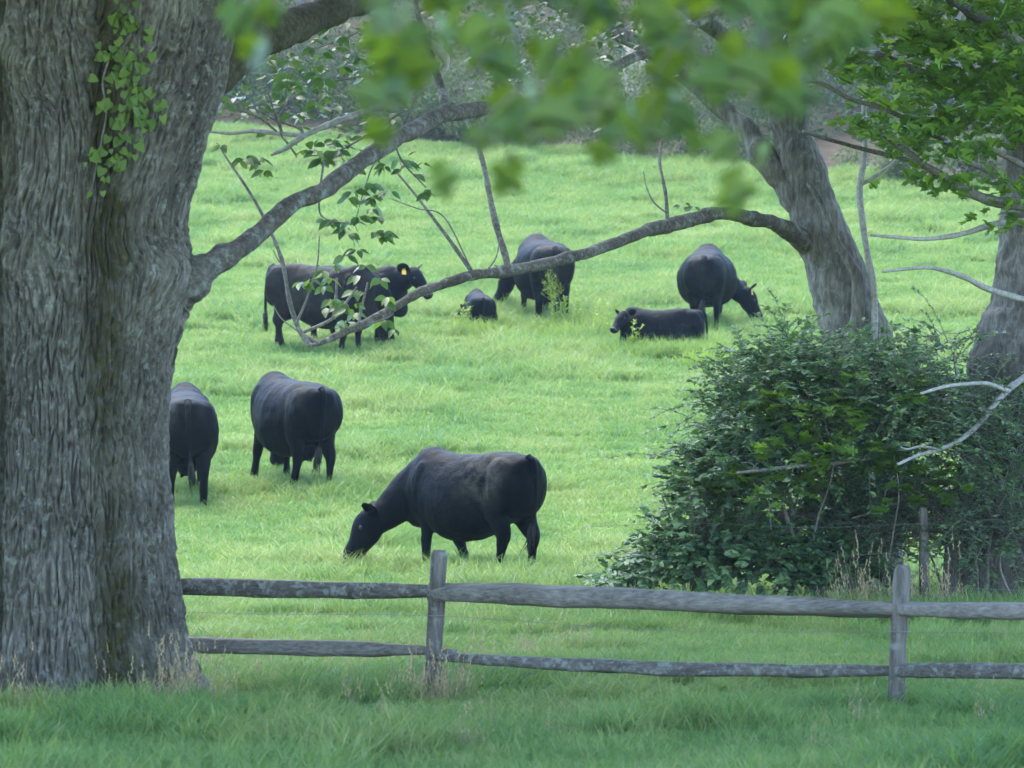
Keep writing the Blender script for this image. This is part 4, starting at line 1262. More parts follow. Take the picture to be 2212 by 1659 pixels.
def wood_tree(label, x, d, hw, lean, h, seed, mat='bark', crown=True, name='woodland_tree'):
    r = np.random.default_rng(seed)
    b = gpx(x, d)
    root = empty(name, b)
    tag(root, label, 'tree', 'trunks in the wood beyond the pasture')
    ms = MB()
    C = ms.tube([b + [0, 0, -.2], b + [lean * .3, 0, h * .35], b + [lean * .7, r.normal() * .2, h * .7], b + [lean, 0, h]], [hw * 1.25, hw, hw * .8, hw * .4], 40, 10, .1, seed)
    ms.build('trunk', M[mat], root)
    if crown:
        n = 4200
        ctr = b + np.array([lean, 0, h * .85]) + r.normal(size=(10, 3)) * np.array([1.8, 1.2, h * .16])
        q = r.integers(0, 10, n)
        dd = r.normal(size=(n, 3)); dd /= np.linalg.norm(dd, axis=1)[:, None]
        P = ctr[q] + dd * (r.random(n) ** .4)[:, None] * np.array([1.5, 1.2, 1.1])
        V, F, A = scatter(LEAF_QUAD, P, rot_from(r.normal(size=P.shape) * .6 + [0, -.2, 1], r.random(len(P)) * 6.28),   .15 * (.6 + .8 * r.random(len(P))))
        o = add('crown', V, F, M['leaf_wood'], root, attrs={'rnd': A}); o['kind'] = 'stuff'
for k, (x, d, hw, ln_x, h, lab) in enumerate([
    (560, 112, .16, .4, 9, 'thin woodland trunk on the bank beside the big trunk'), (655, 108, .13, -.3, 8, 'slim trunk standing on the brown bank above the hanging twigs'),
    (830, 114, .22, .5, 10, 'woodland trunk behind the hanging leaves'), (1110, 109, .2, -.4, 9, 'dark woodland trunk left of the pale snag'),
    (1290, 116, .25, .3, 10, 'far woodland trunk just left of the pale snag'), (1470, 108, .2, .3, 9, 'woodland trunk right of the pale snag'),
    (1590, 113, .22, -.5, 10, 'woodland trunk left of the leaning tree top'), (1800, 106, .16, .3, 8, 'slim woodland trunk right of the leaning tree'),
    (1905, 110, .2, -.2, 9, 'woodland trunk behind the slender sapling'), (2050, 104, .22, .4, 9, 'woodland trunk behind the maple leaves'), (2180, 108, .24, 0, 10, 'woodland trunk at the far right edge')]):
    wood_tree(lab, x, d, hw, ln_x, h, 300 + k)
sn = empty('dead_snag', gpx(1362, 103))
tag(sn, 'pale tan broken dead trunk standing at the edge of the wood', 'dead tree')
ms = MB()
C = spline([px(1358, 300, 103), px(1360, 190, 103), px(1366, 120, 103), px(1374, 60, 103)], 30)
rr = np.interp(np.linspace(0, 1, 30), [0, .5, .8, .93, 1], [.36, .31, .27, .2, .03])
ms.put(*sweep(C, rr, nseg=14, rough=.08, rfreq=3, seed=8))
ms.build('trunk', M['snag'], sn)
ms = MB()
ms.put(*sweep(spline([px(1385, 170, 102.6), px(1392, 110, 102.6), px(1390, 60, 102.6), px(1394, 20, 102.6)], 20), np.interp(np.linspace(0, 1, 20), [0, .8, 1], [.12, .09, .02]), nseg=9, rough=.1, seed=9))
ms.build('branch', M['snag'], sn)

# undergrowth and far foliage that reads as one mass
r = np.random.default_rng(400)
n = 150000
Y = 100 + 45 * r.random(n) ** 1.3
X = (r.random(n) * 2 - 1) * (0.15 * Y + 4)
k = Y > edge_d(X) + .6
X, Y = X[k], Y[k]
gq = np.stack([X * .45, Y * .45, 0 * X], -1)
dens = fbm(gq, 3, 61)
hq = (dens - .31) * 8.0 * (0.5 + (Y - 95) / 30)
k = hq > 0.05
X, Y, hq = X[k], Y[k], hq[k]
Z = gz(X, Y) + hq * r.random(len(X)) ** .7
P = np.stack([X, Y, Z], -1)
V, F, A = scatter(LEAF_QUAD, P, rot_from(r.normal(size=P.shape) * .7 + [0, -.3, 1], r.random(len(P)) * 6.28), .15 * (.5 + .9 * r.random(len(P))))
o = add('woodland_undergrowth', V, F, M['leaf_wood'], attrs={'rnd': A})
tag(o, 'pale green undergrowth of the wood beyond the pasture', 'undergrowth', kind='stuff')
# ------------------------------------------------------------------ near maple whose leaves hang into the picture, out of focus
DN = 5.9
near = empty('overhanging_tree', (2.4, 6.4, gz1(2.4, 6.4)))
tag(near, 'out-of-focus leafy boughs hanging across the top of the picture', 'tree')
def wtube(name, parent, pts, rad, mat, n=60, nseg=10, rough=.1, seed=0):
    C = spline(np.array(pts, float), n)
    rr = np.interp(np.linspace(0, 1, n), np.linspace(0, 1, len(rad)), rad)
    V, Fs = sweep(C, rr, nseg=nseg, rough=rough, rfreq=5, seed=seed)
    return add(name, V, Fs, mat, parent, smooth=True)
wtube('trunk', near, [(2.4, 6.4, -.1), (2.45, 6.4, 1.5), (2.4, 6.45, 3.5), (2.35, 6.5, 6.5)], [.24, .19, .16, .08], M['bark'], 40, 16)
wtube('bough', near, [(2.4, 6.42, 2.4), (1.7, 6.0, 2.75), px(2350, -230, 5.5), px(1900, -120, 5.35), px(1500, -60, 5.2), px(1100, -70, 5.1), px(700, -60, 5.0), px(540, -10, 5.0)], [.06, .045, .03, .018, .012, .009, .006, .003], M['twig'], 120, 8)
twigs = [[(1900, -120), (1840, 10), (1780, 80), (1700, 130)], [(1600, -75), (1640, 60), (1660, 160), (1600, 260), (1595, 390)], [(1450, -60), (1480, 60), (1420, 160), (1400, 300)],
         [(1300, -62), (1240, 60), (1200, 150), (1120, 260), (1090, 370)], [(1050, -68), (1060, 40), (1040, 130), (1010, 260)], [(900, -66), (860, 50), (840, 150), (820, 270)],
         [(640, -50), (590, 20), (550, 90)], [(1240, 60), (1300, 180), (1330, 280)], [(1200, 150), (1080, 230), (970, 380)], [(1640, 60), (1720, 170), (1790, 230)], [(1480, 60), (1540, 150), (1560, 300)]]
for k, p in enumerate(twigs):
    wtube('twig', near, [px(x, y, DN + .02 * q) for q, (x, y) in enumerate(p)], [.0035, .0025, .0018, .0012], M['twig'], 30, 5, 0, k)
NEAR_LEAF = leaf_mesh('near_leaf', LEAF_MAPLE, M['leaf_near'])
poly = [(750, -60), (800, 60), (775, 190), (825, 285), (890, 200), (950, 110), (1000, 120), (1060, 170), (1110, 200), (1050, 290), (1160, 280), (1250, 250), (1330, 310), (1410, 330), (1440, 250), (1500, 180), (1560, 240), (1640, 210), (1720, 250), (1740, 160), (1800, 90), (1940, 60), (1940, -60)]
holes = [(1340, 110, 70), (1110, 95, 34), (1535, 45, 50), (925, 185, 30), (1010, 40, 25), (1210, 60, 40)]
def inside_poly(x, y):
    c = False
    for i in range(len(poly)):
        (x1, y1), (x2, y2) = poly[i - 1], poly[i]
        if (y1 > y) != (y2 > y) and x < (x2 - x1) * (y - y1) / (y2 - y1 + 1e-9) + x1:
            c = not c
    return c
r = np.random.default_rng(77)
spots = [(535, 100), (560, 120), (580, 25), (520, 40), (960, 395), (1095, 385), (1600, 395), (1565, 320), (1590, 425), (1035, 300), (820, 290), (1640, 340), (1500, 300), (1470, 260), (1300, 330)]
while len(spots) < 185:
    x, y = 750 + 1200 * r.random(), -60 + 400 * r.random()
    if not inside_poly(x, y): continue
    if any((x - a) ** 2 + (y - b) ** 2 < c * c for a, b, c in holes): continue
    spots.append((x, y))
for (x, y) in spots:
    d = DN + r.normal() * .28
    s = 0.066 * (.75 + .5 * r.random())
    dr = np.array([r.normal() * .7, r.normal() * .5, -.9 - .4 * r.random()])
    up = np.array([r.normal() * .5, -.5 + r.normal() * .6, .75])
    P = px(x, y, d) - dr / np.linalg.norm(dr) * s * .5
    leaf_child(near, NEAR_LEAF, P, dr, up, s)
crown_leaves(near, [((2.5, 9, 6.4), (4, 4, 2.2)), ((-1, 9, 6.2), (4, 4, 1.8)), ((0, 13, 7.5), (6, 4, 2.5))], 9000, .22, M['leaf_crown'], clear=.5)  # out-of-view crown, enlarged to keep sky light off the foreground
# ------------------------------------------------------------------ cattle
def coat_material(name, dust=0.0, brown=0.0, seed=0.0, dust_at=(-.45, .35, .95), dust_r=.5):
    m, nd, ln, out = new_mat(name)
    tc = N_(nd, 'ShaderNodeTexCoord')
    n1 = N_(nd, 'ShaderNodeTexNoise', i_Scale=1.6, i_Detail=3.0)
    mp = N_(nd, 'ShaderNodeMapping'); mp.inputs['Location'].default_value = (seed, seed * .7, seed * .3)
    ln.new(tc.outputs['Object'], mp.inputs[0]); ln.new(mp.outputs[0], n1.inputs['Vector'])
    cr = ramp(nd, [(0.38, (0.0020, 0.0025, 0.0036)), (0.62, (0.003 + .007 * brown, 0.0034 + .0035 * brown, 0.0046 + .001 * brown)), (0.8, (0.004 + .020 * brown, 0.004 + .009 * brown, 0.005 + .004 * brown))])
    ln.new(n1.outputs['Fac'], cr.inputs[0])
    col = cr.outputs[0]
    # dried mud and dust, mostly on the rump
    n2 = N_(nd, 'ShaderNodeTexNoise', i_Scale=6.0, i_Detail=6.0, i_Roughness=.75)
    ln.new(mp.outputs[0], n2.inputs['Vector'])
    vm = N_(nd, 'ShaderNodeVectorMath', operation='DISTANCE')
    ln.new(tc.outputs['Object'], vm.inputs[0]); vm.inputs[1].default_value = dust_at
    mr = N_(nd, 'ShaderNodeMapRange'); mr.inputs[1].default_value = dust_r; mr.inputs[2].default_value = 0.05
    ln.new(vm.outputs['Value'], mr.inputs[0])
    ml = N_(nd, 'ShaderNodeMath', operation='MULTIPLY'); ln.new(mr.outputs[0], ml.inputs[0])
    r2 = ramp(nd, [(0.42, (0, 0, 0)), (0.66, (1, 1, 1))]); ln.new(n2.outputs['Fac'], r2.inputs[0]); ln.new(r2.outputs[0], ml.inputs[1])
    m3 = N_(nd, 'ShaderNodeMath', operation='MULTIPLY'); ln.new(ml.outputs[0], m3.inputs[0]); m3.inputs[1].default_value = dust
    col = mixc(nd, ln, m3.outputs[0], col, (0.10, 0.09, 0.068))
    p = N_(nd, 'ShaderNodeBsdfPrincipled')
    p.inputs['Roughness'].default_value = 0.48
    p.inputs['Specular IOR Level'].default_value = 0.4
    p.inputs['IOR'].default_value = 1.14
    p.inputs['Specular Tint'].default_value = (0.5, 0.75, 1.0, 1)
    p.inputs['Sheen Weight'].default_value = 0.0
    p.inputs['Sheen Roughness'].default_value = 0.4
    p.inputs['Sheen Tint'].default_value = (0.75, 0.85, 1.0, 1)
    ln.new(col, p.inputs['Base Color'])
    n4 = N_(nd, 'ShaderNodeTexNoise', i_Scale=55.0, i_Detail=4.0, i_Roughness=.7)
    m4 = N_(nd, 'ShaderNodeMapping'); m4.inputs['Scale'].default_value = (.5, 1, .35)
    ln.new(tc.outputs['Object'], m4.inputs[0]); ln.new(m4.outputs[0], n4.inputs['Vector'])
    bp = N_(nd, 'ShaderNodeBump'); bp.inputs['Strength'].default_value = .55; bp.inputs['Distance'].default_value = .02
    ln.new(n4.outputs['Fac'], bp.inputs['Height']); ln.new(bp.outputs[0], p.inputs['Normal'])
    ln.new(p.outputs[0], out.inputs[0])
    return m

def plain(name, col, rough=.5, spec=.5):
    m, nd, ln, out = new_mat(name)
    p = N_(nd, 'ShaderNodeBsdfPrincipled')
    n = N_(nd, 'ShaderNodeTexNoise', i_Scale=30.0)
    c = mixc(nd, ln, n.outputs['Fac'], tuple(v * .8 for v in col), tuple(min(1, v * 1.2) for v in col))
    ln.new(c, p.inputs['Base Color'])
    p.inputs['Roughness'].default_value = rough; p.inputs['Specular IOR Level'].default_value = spec
    ln.new(p.outputs[0], out.inputs[0])
    return m
M['eye'] = plain('cow_eye', (0.006, 0.005, 0.005), .6, .6)
M['nose'] = plain('wet_muzzle', (0.018, 0.018, 0.02), .22, .6)
M['tagy'] = plain('yellow_ear_tag', (0.75, 0.42, 0.02), .45)
M['tago'] = plain('orange_ear_tag', (0.75, 0.25, 0.02), .45)
M['tagw'] = plain('white_ear_tag', (0.75, 0.75, 0.72), .45)
M['tail'] = plain('tail_hair', (0.012, 0.010, 0.009), .6, .3)
M['hoof'] = plain('dark_hoof', (0.03, 0.028, 0.025), .5)

def cow_parts(pose):
    """Shapes of the body of a cow facing +X, feet at z = 0, 1.3 m at the withers."""
    mb = MB()
    g = pose.get('girth', 1.0)
    lie = pose.get('lie', False)
    # trunk: x, top, bottom, half width
    # x, top, bottom, half width, squareness of the upper half
    S = np.array([(-.875, 1.16, .80, .10, .3), (-.85, 1.225, .68, .20, .8), (-.76, 1.265, .62, .255, 1), (-.60, 1.285, .58, .285, 1), (-.44, 1.30, .52, .315, 1), (-.22, 1.278, .40, .36, .55), (.02, 1.268, .335, .385, .35),
                  (.24, 1.27, .35, .37, .3), (.42, 1.30, .41, .325, .2), (.56, 1.335, .47, .285, 0), (.68, 1.29, .49, .25, 0), (.79, 1.18, .52, .20, 0), (.87, 1.05, .60, .12, 0)])
    if lie:
        S[:, 2] = np.maximum(S[:, 2] - .02, .46)
    S = spline(S, 40)
    C = np.stack([S[:, 0], 0 * S[:, 0], (S[:, 1] + S[:, 2]) / 2], 1)
    hw = S[:, 3] * (1 + (g - 1) * np.clip(1 - np.abs(S[:, 0]) / .75, 0, 1))
    hh = (S[:, 1] - S[:, 2]) / 2
    a = np.linspace(0, 2 * PI, 28, endpoint=False)
    V = []
    for i in range(40):
        q = np.clip(S[i, 4], 0, 1) * (np.sin(a) > 0)
        y = hw[i] * np.sign(np.cos(a)) * np.abs(np.cos(a)) ** (.85 - .33 * q)
        z = hh[i] * np.sign(np.sin(a)) * np.abs(np.sin(a)) ** (.92 - .25 * q)
        y = y * (1 - (.24 - .10 * q) * np.clip(np.sin(a), 0, 1) ** 1.5 + .04 * np.clip(-np.sin(a), 0, 1))
        V.append(np.stack([np.full(28, C[i, 0]), y, C[i, 2] + z], 1))
    V = np.vstack(V)
    i = np.arange(39)[:, None] * 28; j = np.arange(28)[None]; jn = (j + 1) % 28
    F = np.stack([i + j, i + jn, i + 28 + jn, i + 28 + j], -1).reshape(-1, 4)[:, ::-1]
    n0 = len(V)
    V = np.vstack([V, C[:1], C[-1:]])
    jj = np.arange(28)
    T = np.vstack([np.stack([np.full(28, n0), jj, (jj + 1) % 28], 1), np.stack([np.full(28, n0 + 1), 39 * 28 + (jj + 1) % 28, 39 * 28 + jj], 1)])[:, ::-1]
    mb.put(V, [F, T[:, ::-1]])
    def tube(pts, n=24, nseg=16, lat=(0, 1, 0)):
        P = np.array([p[:3] for p in pts], float); R = np.array([p[3:5] for p in pts], float)
        Q = spline(np.hstack([P, R]), n)
        mb.put(*sweep(Q[:, :3], np.maximum(Q[:, 3:5], .006), L=np.array(lat, float), nseg=nseg))
    def ball(c, r):
        t = np.linspace(-1, 1, 11)
        x = np.array([c[0]]) ; rr = np.sqrt(np.maximum(0, 1 - t ** 2)); rr[0] = rr[-1] = .05
        Cc = np.stack([c[0] + t * r[0], np.full(11, c[1]), np.full(11, c[2])], 1)
        mb.put(*sweep(Cc, np.stack([rr * r[1], rr * r[2]], 1), L=np.array([0, 1.0, 0]), nseg=16))
    # hooks, pins, shoulder blades, thighs
    for s in (-1, 1):
        ball((-.78, s * .12, 1.08), (.10, .08, .12))
        ball((.51, s * .205, .92), (.16, .105, .27))
        ball((-.62, s * .20, .95), (.24, .15, .30))
    ball((.58, 0, 1.24), (.18, .10, .09))
    ball((.76, 0, .60), (.16, .14, .15))
    if pose.get('udder') and not lie:
        ball((-.42, 0, .46), (.17, .14, .12))
        for s in (-1, 1):
            tube([(-.38, s * .06, .40, .025, .025), (-.38, s * .065, .31, .014, .014)], 5, 8, (1, 0, 0))
            tube([(-.48, s * .06, .40, .025, .025), (-.48, s * .065, .32, .014, .014)], 5, 8, (1, 0, 0))
    # legs
    L = pose.get('legs', {})
    if not lie:
        for s, key in ((1, 'fl'), (-1, 'fr')):
            dx = L.get(key, 0.0)
            y = s * .175
            tube([(.50, s * .17, .86, .10, .16), (.49, y, .70, .10, .145), (.48 + dx * .15, y, .56, .086, .112), (.50 + dx * .45, y, .41, .066, .072), (.51 + dx * .55, y, .345, .062, .068), (.505 + dx * .72, y, .25, .047, .052), (.505 + dx * .9, y, .13, .046, .052), (.515 + dx, y, .07, .05, .056), (.535 + dx, y, -.01, .056, .07)], 40, 14)
        for s, key in ((1, 'hl'), (-1, 'hr')):
            dx = L.get(key, 0.0)
            y = s * .19
            tube([(-.56, s * .18, 1.02, .13, .24), (-.54, s * .20, .84, .135, .235), (-.55 + dx * .1, s * .20, .68, .11, .17), (-.62 + dx * .3, y, .54, .088, .12), (-.69 + dx * .5, y, .435, .066, .082), (-.69 + dx * .62, y, .36, .056, .065), (-.675 + dx * .78, y, .24, .048, .053), (-.66 + dx * .92, y, .13, .047, .053), (-.645 + dx, y, .07, .05, .057), (-.62 + dx, y, -.01, .056, .072)], 40, 14)
    else:
        for s in (1, -1):
            tube([(.52, s * .20, .72, .10, .15), (.62, s * .26, .54, .08, .10), (.80, s * .26, .50, .06, .06), (.62, s * .30, .46, .045, .045), (.48, s * .30, .45, .045, .05)], 26, 12)
            tube([(-.52, s * .24, .86, .13, .24), (-.40, s * .33, .66, .11, .20), (-.28, s * .38, .55, .09, .10), (-.52, s * .40, .48, .055, .055), (-.30, s * .44, .46, .045, .045)], 30, 12)
    # neck and head
    ang = math.radians(pose.get('turn', 0))
    def turn(pt, f):
        x0 = .55
        a_ = ang * f
        x, y, z = pt
        dx = x - x0
        return (x0 + dx * math.cos(a_) - y * math.sin(a_), y + dx * math.sin(a_), z), a_
    if pose.get('head') == 'down':
        dz = pose.get('nose', 0.0)
        neck = [(.45, 1.02, .18, .28, 0), (.66, .97, .175, .285, .15), (.86, .83, .155, .25, .45), (1.02, .69, .132, .20, .75), (1.14, .575, .112, .155, .95), (1.20, .51, .10, .12, 1)]
        head = [(1.165, .685, .07, .07, 1), (1.20, .625, .12, .13, 1), (1.245, .53, .134, .165, 1), (1.295, .43, .122, .16, 1), (1.35, .325, .104, .13, 1), (1.40, .235, .097, .114, 1), (1.44, .155, .106, .108, 1), (1.465, .105, .09, .088, 1), (1.48, .075, .04, .04, 1)]
    elif pose.get('head') == 'rest':
        neck = [(.45, .95, .17, .25, 0), (.70, .88, .15, .22, .3), (.90, .78, .12, .18, .7), (1.04, .72, .10, .14, 1)]
        head = [(.98, .82, .06, .06, 1), (1.03, .79, .10, .12, 1), (1.12, .73, .118, .14, 1), (1.24, .66, .105, .13, 1), (1.35, .60, .087, .10, 1), (1.43, .56, .08, .085, 1), (1.49, .53, .084, .075, 1), (1.52, .52, .06, .05, 1), (1.53, .51, .03, .03, 1)]
    elif lie:
        neck = [(.45, .98, .17, .25, 0), (.68, 1.02, .155, .235, .3), (.86, 1.10, .13, .19, .7), (.98, 1.18, .11, .155, .95), (1.04, 1.20, .09, .12, 1)]
        head = [(.93, 1.31, .06, .06, 1), (.98, 1.28, .10, .12, 1), (1.07, 1.22, .118, .145, 1), (1.18, 1.145, .105, .135, 1), (1.28, 1.07, .087, .105, 1), (1.36, 1.01, .08, .088, 1), (1.42, .965, .084, .08, 1), (1.45, .94, .07, .06, 1), (1.465, .925, .03, .03, 1)]
    else:
        neck = [(.45, 1.02, .17, .27, 0), (.68, 1.05, .155, .25, .3), (.86, 1.10, .13, .20, .7), (1.00, 1.14, .11, .16, .95), (1.08, 1.14, .09, .12, 1)]
        head = [(.98, 1.26, .06, .06, 1), (1.03, 1.23, .10, .12, 1), (1.12, 1.165, .118, .15, 1), (1.22, 1.07, .105, .14, 1), (1.31, .98, .087, .108, 1), (1.38, .90, .08, .09, 1), (1.43, .845, .084, .082, 1), (1.455, .815, .07, .06, 1), (1.465, .80, .03, .03, 1)]
    def chain(rows, n, nseg):
        P, R, Ls = [], [], []
        for (x, z, w, h, f) in rows:
            p, a_ = turn((x, 0, z - pose.get('nose', 0) * f), f)
            P.append(p); R.append((w, h)); Ls.append((-math.sin(a_), math.cos(a_), 0))
        Q = spline(np.hstack([np.array(P), np.array(R), np.array(Ls)]), n)
        mb.put(*sweep(Q[:, :3], np.maximum(Q[:, 3:5], .008), L=Q[:, 5:8], nseg=nseg))
    chain(neck, 26, 18)
    chain(head, 34, 18)
    # head frame for eyes, ears, tags
    i0, i1 = head[1], head[-3]
    nz0 = pose.get('nose', 0)
    p0, a_ = turn((i0[0], 0, i0[1] - nz0), 1); p1, _ = turn((i1[0], 0, i1[1] - nz0), 1)
    p0, p1 = np.array(p0), np.array(p1)
    f = p1 - p0; f /= np.linalg.norm(f)
    lat = np.array([-math.sin(a_), math.cos(a_), 0])
    up = np.cross(f, lat)
    return mb, (p0, p1, f, lat, up)

COWGRP = 'black cattle on the pasture'
def cow(label, x, d, heading, scale, pose, mat, tags=(), tail=True, tail_sway=0.0, sink=0.0):
    """Body's midpoint under picture column x at depth d; heading in degrees, 180 = facing left, 90 = away."""
    b = gpx(x, d)
    hd = math.radians(heading)
    fw = np.array([math.cos(hd), math.sin(hd)])
    zf = gz1(b[0] + fw[0] * .5 * scale, b[1] + fw[1] * .5 * scale)
    zh = gz1(b[0] - fw[0] * .6 * scale, b[1] - fw[1] * .6 * scale)
    pitch = math.atan2(zf - zh, 1.1 * scale)
    zc = zh + (zf - zh) * .6 / 1.1
    root = empty('cow' if scale > .9 else 'calf', (b[0], b[1], zc - sink * scale))
    root.rotation_euler = Matrix.Rotation(hd, 3, 'Z').to_3x3().__matmul__(Matrix.Rotation(-pitch, 3, 'Y')).to_euler()
    root.scale = (scale,) * 3
    tag(root, label, 'cow' if scale > .9 else 'calf', COWGRP)
    mb, (p0, p1, f, lat, up) = cow_parts(pose)
    V, F, A = mb.done()
    zo = .44 if pose.get('lie') else 0.0
    V[:, 2] -= zo
    me = make_mesh('body', V, F)
    o = bpy.data.objects.new('body', me); link(o)
    rm = o.modifiers.new('remesh', 'REMESH'); rm.mode = 'VOXEL'; rm.voxel_size = .019
    sm = o.modifiers.new('smooth', 'SMOOTH'); sm.factor = .5; sm.iterations = pose.get('smooth', 5)
    dg = bpy.context.evaluated_depsgraph_get()
    me2 = bpy.data.meshes.new_from_object(o.evaluated_get(dg))
    me2.name = 'body'
    co = np.empty(len(me2.vertices) * 3, dtype=np.float32); me2.vertices.foreach_get('co', co); co = co.reshape(-1, 3)
    no = np.empty(len(me2.vertices) * 3, dtype=np.float32); me2.vertices.foreach_get('normal', no); no = no.reshape(-1, 3)
    sd = int(x)
    bump = 0.030 * (fbm(co * 4.5, 2, sd) - .5) + 0.012 * (fbm(co * np.array([16, 9, 7]), 2, sd + 3) - .5)
    me2.vertices.foreach_set('co', (co + no * bump[:, None]).astype(np.float32).ravel()); me2.update()
    o.modifiers.clear(); o.data = me2
    me2.materials.clear(); me2.materials.append(mat)
    me2.polygons.foreach_set('use_smooth', np.ones(len(me2.polygons), dtype=bool))
    o.parent = root
    off = np.array([0, 0, -zo])
    def part(name, V, F, m, smooth=True, parent=None):
        o2 = bpy.data.objects.new(name, make_mesh(name, np.asarray(V), F, m, smooth)); link(o2); o2.parent = parent or root
        return o2
    L = np.linalg.norm(p1 - p0)
    def hp(a, l, u):
        return p0 + f * a * L + lat * l + up * u + off
    for s in (1, -1):
        # eye
        c = hp(.33, s * .108, .05)
        t = np.linspace(-1, 1, 7); rr = np.sqrt(np.maximum(.02, 1 - t ** 2)) * .022
        part('eye', *sweep(c + np.outer(t * .024, f), rr, L=lat, nseg=10), M['eye'])
        # ear: a cupped leaf held out sideways
        es = pose.get('ears', 1.0)
        eb = hp(-.02, s * .095, .04)
        droop = pose.get('ear', -.15)
        ed = lat * s * .85 + up * (.15 + droop) - f * .42
        ed /= np.linalg.norm(ed)
        en = np.cross(ed, f); en = np.cross(ed, np.cross(f, ed))      # opening faces forward
        en = f - ed * np.dot(f, ed); en /= np.linalg.norm(en)
        ew = np.cross(ed, en)
        rows = []
        for q, (l, w) in enumerate(((0, .04), (.06, .08), (.12, .10), (.175, .088), (.215, .055), (.235, .012))):
            for v in (-1, -.5, 0, .5, 1):
                rows.append(eb + ed * l * es + ew * w * v * es + en * (.030 * v * v - .012) * (1 if l < .17 else .4))
        n_ = len(rows)
        rows2 = [r_ - en * .010 for r_ in rows]
        Vv = np.array(rows + rows2)
        Fq = []
        for i in range(5):
            for j in range(4):
                a0 = i * 5 + j
                Fq.append((a0, a0 + 1, a0 + 6, a0 + 5))
                Fq.append((n_ + a0 + 5, n_ + a0 + 6, n_ + a0 + 1, n_ + a0))
        for i in range(5):
            for j in (0, 4):
                a0 = i * 5 + j
                Fq.append((a0, a0 + 5, n_ + a0 + 5, n_ + a0) if j == 0 else (a0 + 5, a0, n_ + a0, n_ + a0 + 5))
        ear = part('ear', Vv, np.array(Fq), mat)
        for (ts, mt) in tags:
            if ts != s: continue
            c = eb + ed * .10 + en * .014
            dn = np.array([0, 0, -1.0]) + en * .2
            q0 = [c - ew * .005 + dn * 0, c + ew * .005]
            wv = np.cross(dn, en); wv /= np.linalg.norm(wv)
            Vt = np.array([c - wv * .014, c + wv * .014, c + wv * .036 + dn * .03, c + wv * .036 + dn * .085, c - wv * .036 + dn * .085, c - wv * .036 + dn * .03])
            Vt = np.vstack([Vt + en * .004, Vt - en * .002])
            Ft = [np.array([(0, 1, 2, 5), (5, 2, 3, 4), (6, 11, 8, 7), (11, 10, 9, 8)]), np.array([(i, (i + 1) % 6, (i + 1) % 6 + 6, i + 6) for i in range(6)])]
            part('ear_tag', Vt, Ft, M[mt], False, ear)
    # muzzle pad
    c = hp(1.03, 0, .012)
    t = np.linspace(-1, 1, 7); rr = np.sqrt(np.maximum(.03, 1 - t ** 2))
    part('muzzle', *sweep(c + np.outer(t * .034, f), np.stack([rr * .085, rr * .082], 1), L=lat, nseg=14), M['nose'])
    if tail:
        sw = tail_sway
        tp = np.array([(-.80, 0, 1.245), (-.875, 0, 1.20), (-.915, sw * .1, 1.05), (-.925, sw * .3, .85), (-.92, sw * .6, .66), (-.91, sw * .85, .52)]) + off
        if pose.get('lie'):
            tp = np.array([(-.80, 0, 1.245), (-.88, 0, 1.18), (-.92, .02, .95), (-.93, .06, .70), (-.95, .12, .52)]) + off
        C = spline(tp, 30)
        part('tail', *sweep(C, np.interp(np.linspace(0, 1, 30), [0, .12, .5, 1], [.05, .038, .024, .02]), nseg=10), mat)
        r = np.random.default_rng(int(x))
        mt_ = MB()
        e0 = C[-3]; dn = C[-1] - C[-4]; dn /= np.linalg.norm(dn)
        for k in range(46):
            a0 = e0 + r.normal(size=3) * .010
            l = .20 + .14 * r.random()
            e = a0 + dn * l + r.normal(size=3) * .028
            m0 = a0 + dn * l * .5 + r.normal(size=3) * .02
            mt_.tube([a0, m0, e], [.006, .006, .0015], 6, 4)
        Vt, Ft, At = mt_.done()
        part('tail_switch', Vt, Ft, M['tail'])
    return root

K1 = coat_material('black_coat_dusty', .75, .18, 1.3, (-.42, .30, 1.05), .45)
K2 = coat_material('black_coat', .5, .15, 4.2, (-.55, .30, 1.1), .35)
K3 = coat_material('black_coat_brown_rump', .4, .25, 7.9, (-.8, .15, 1.2), .4)
K4 = coat_material('black_coat_brownish', .25, .7, 2.6, (-.2, -.3, .9), .8)
K5 = coat_material('black_coat_grey_dust', .25, .1, 9.1, (-.75, 0, 1.1), .5)
K6 = coat_material('black_calf_coat', .9, .3, 5.5, (-.75, -.12, .95), .22)

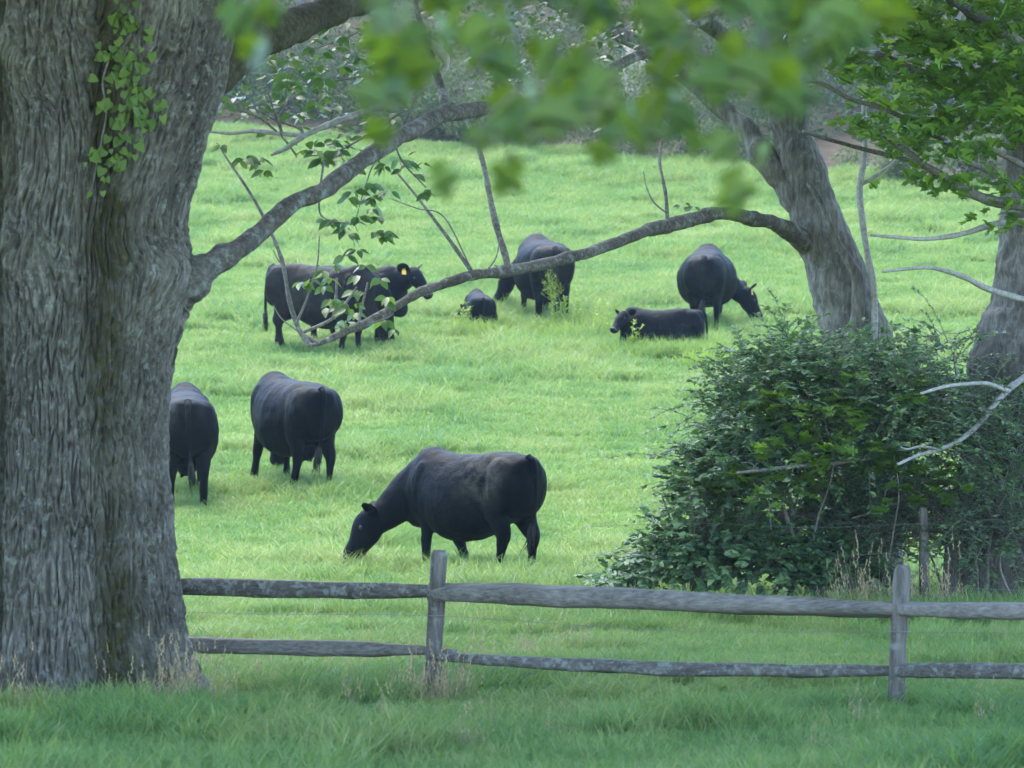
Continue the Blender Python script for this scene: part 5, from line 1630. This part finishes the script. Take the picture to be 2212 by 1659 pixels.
cow('nearest black cow grazing head down to the left, dusty rump, behind the fence post', 1018, 40.0, 137, 1.0, {'head': 'down', 'turn': 34, 'nose': .03, 'udder': False, 'legs': {'fl': -.02, 'fr': -.28, 'hl': .10, 'hr': -.03}, 'girth': 1.04}, K1, tail_sway=.06)
cow('black cow seen from behind at an angle with hanging udder, mid pasture', 624, 48.9, 118, 1.06, {'head': 'down', 'turn': -30, 'udder': True, 'legs': {'fl': .12, 'fr': -.05, 'hl': .1, 'hr': -.08}, 'girth': 1.08}, K2, tail_sway=.05)
cow('black cow seen from behind, half hidden by the big trunk', 402, 47.4, 96, 1.06, {'head': 'down', 'turn': 12, 'udder': True, 'girth': 1.0}, K3, tail_sway=-.05)
cow('brownish black cow at far left standing side-on, rump left, in front of the heifer', 690, 62.7, -20, 1.10, {'head': 'down', 'turn': 75, 'legs': {'hl': -.12, 'hr': .12, 'fl': .05, 'fr': -.08}}, K4, tail_sway=.0)
cow('black heifer with yellow ear tags looking right from behind the brownish black cow', 772, 63.9, -24, .98, {'head': 'up', 'turn': -14, 'legs': {'fl': .04, 'fr': -.04, 'hl': .1, 'hr': -.1}}, K2, tags=((1, 'tagy'), (-1, 'tagy')))
cow('black cow grazing rump to camera behind the arching branch, upper middle', 1170, 66.7, 102, 1.13, {'head': 'down', 'turn': 26, 'legs': {'fl': .05, 'hl': .08, 'hr': -.1}, 'udder': True, 'girth': 1.2}, K5, tags=((1, 'tago'),), tail_sway=-.02)
cow('black cow grazing head to the right, yellow ear tag, farthest right', 1528, 65.8, 84, 1.06, {'head': 'down', 'turn': -62, 'nose': .13, 'legs': {'fl': .05, 'hl': .05, 'hr': -.06}, 'girth': 1.3, 'ear': .1}, K5, tags=((-1, 'tagy'),), tail_sway=.03)
cow('black calf lying in long grass with raised head turned to the camera', 1430, 62.6, 176, .80, {'lie': True, 'turn': 62, 'nose': .13, 'smooth': 7, 'ear': -.1, 'ears': .72}, K2, tags=(), sink=-.04)
cow('small black calf lying with its rump to the camera beside yellow weeds', 1034, 65.8, 98, .70, {'lie': True, 'turn': 20, 'girth': .85, 'head': 'rest', 'ears': .6}, K6, sink=-.04)
# ------------------------------------------------------------------ thin haze
bm = bmesh.new()
bmesh.ops.create_cube(bm, size=1.0)
me = bpy.data.meshes.new('haze'); bm.to_mesh(me); bm.free()
hz = link(bpy.data.objects.new('haze', me))
hz.location = (0, 130, 44); hz.scale = (440, 420, 92)
m, nd, ln, out = new_mat('evening_haze')
pv = nd.new('ShaderNodeVolumePrincipled')
pv.inputs['Color'].default_value = (0.62, 0.84, 1.0, 1)
pv.inputs['Density'].default_value = 0.0003
ln.new(pv.outputs[0], out.inputs['Volume'])
me.materials.append(m)
tag(hz, 'thin pale blue haze over the whole pasture', 'haze', kind='stuff')
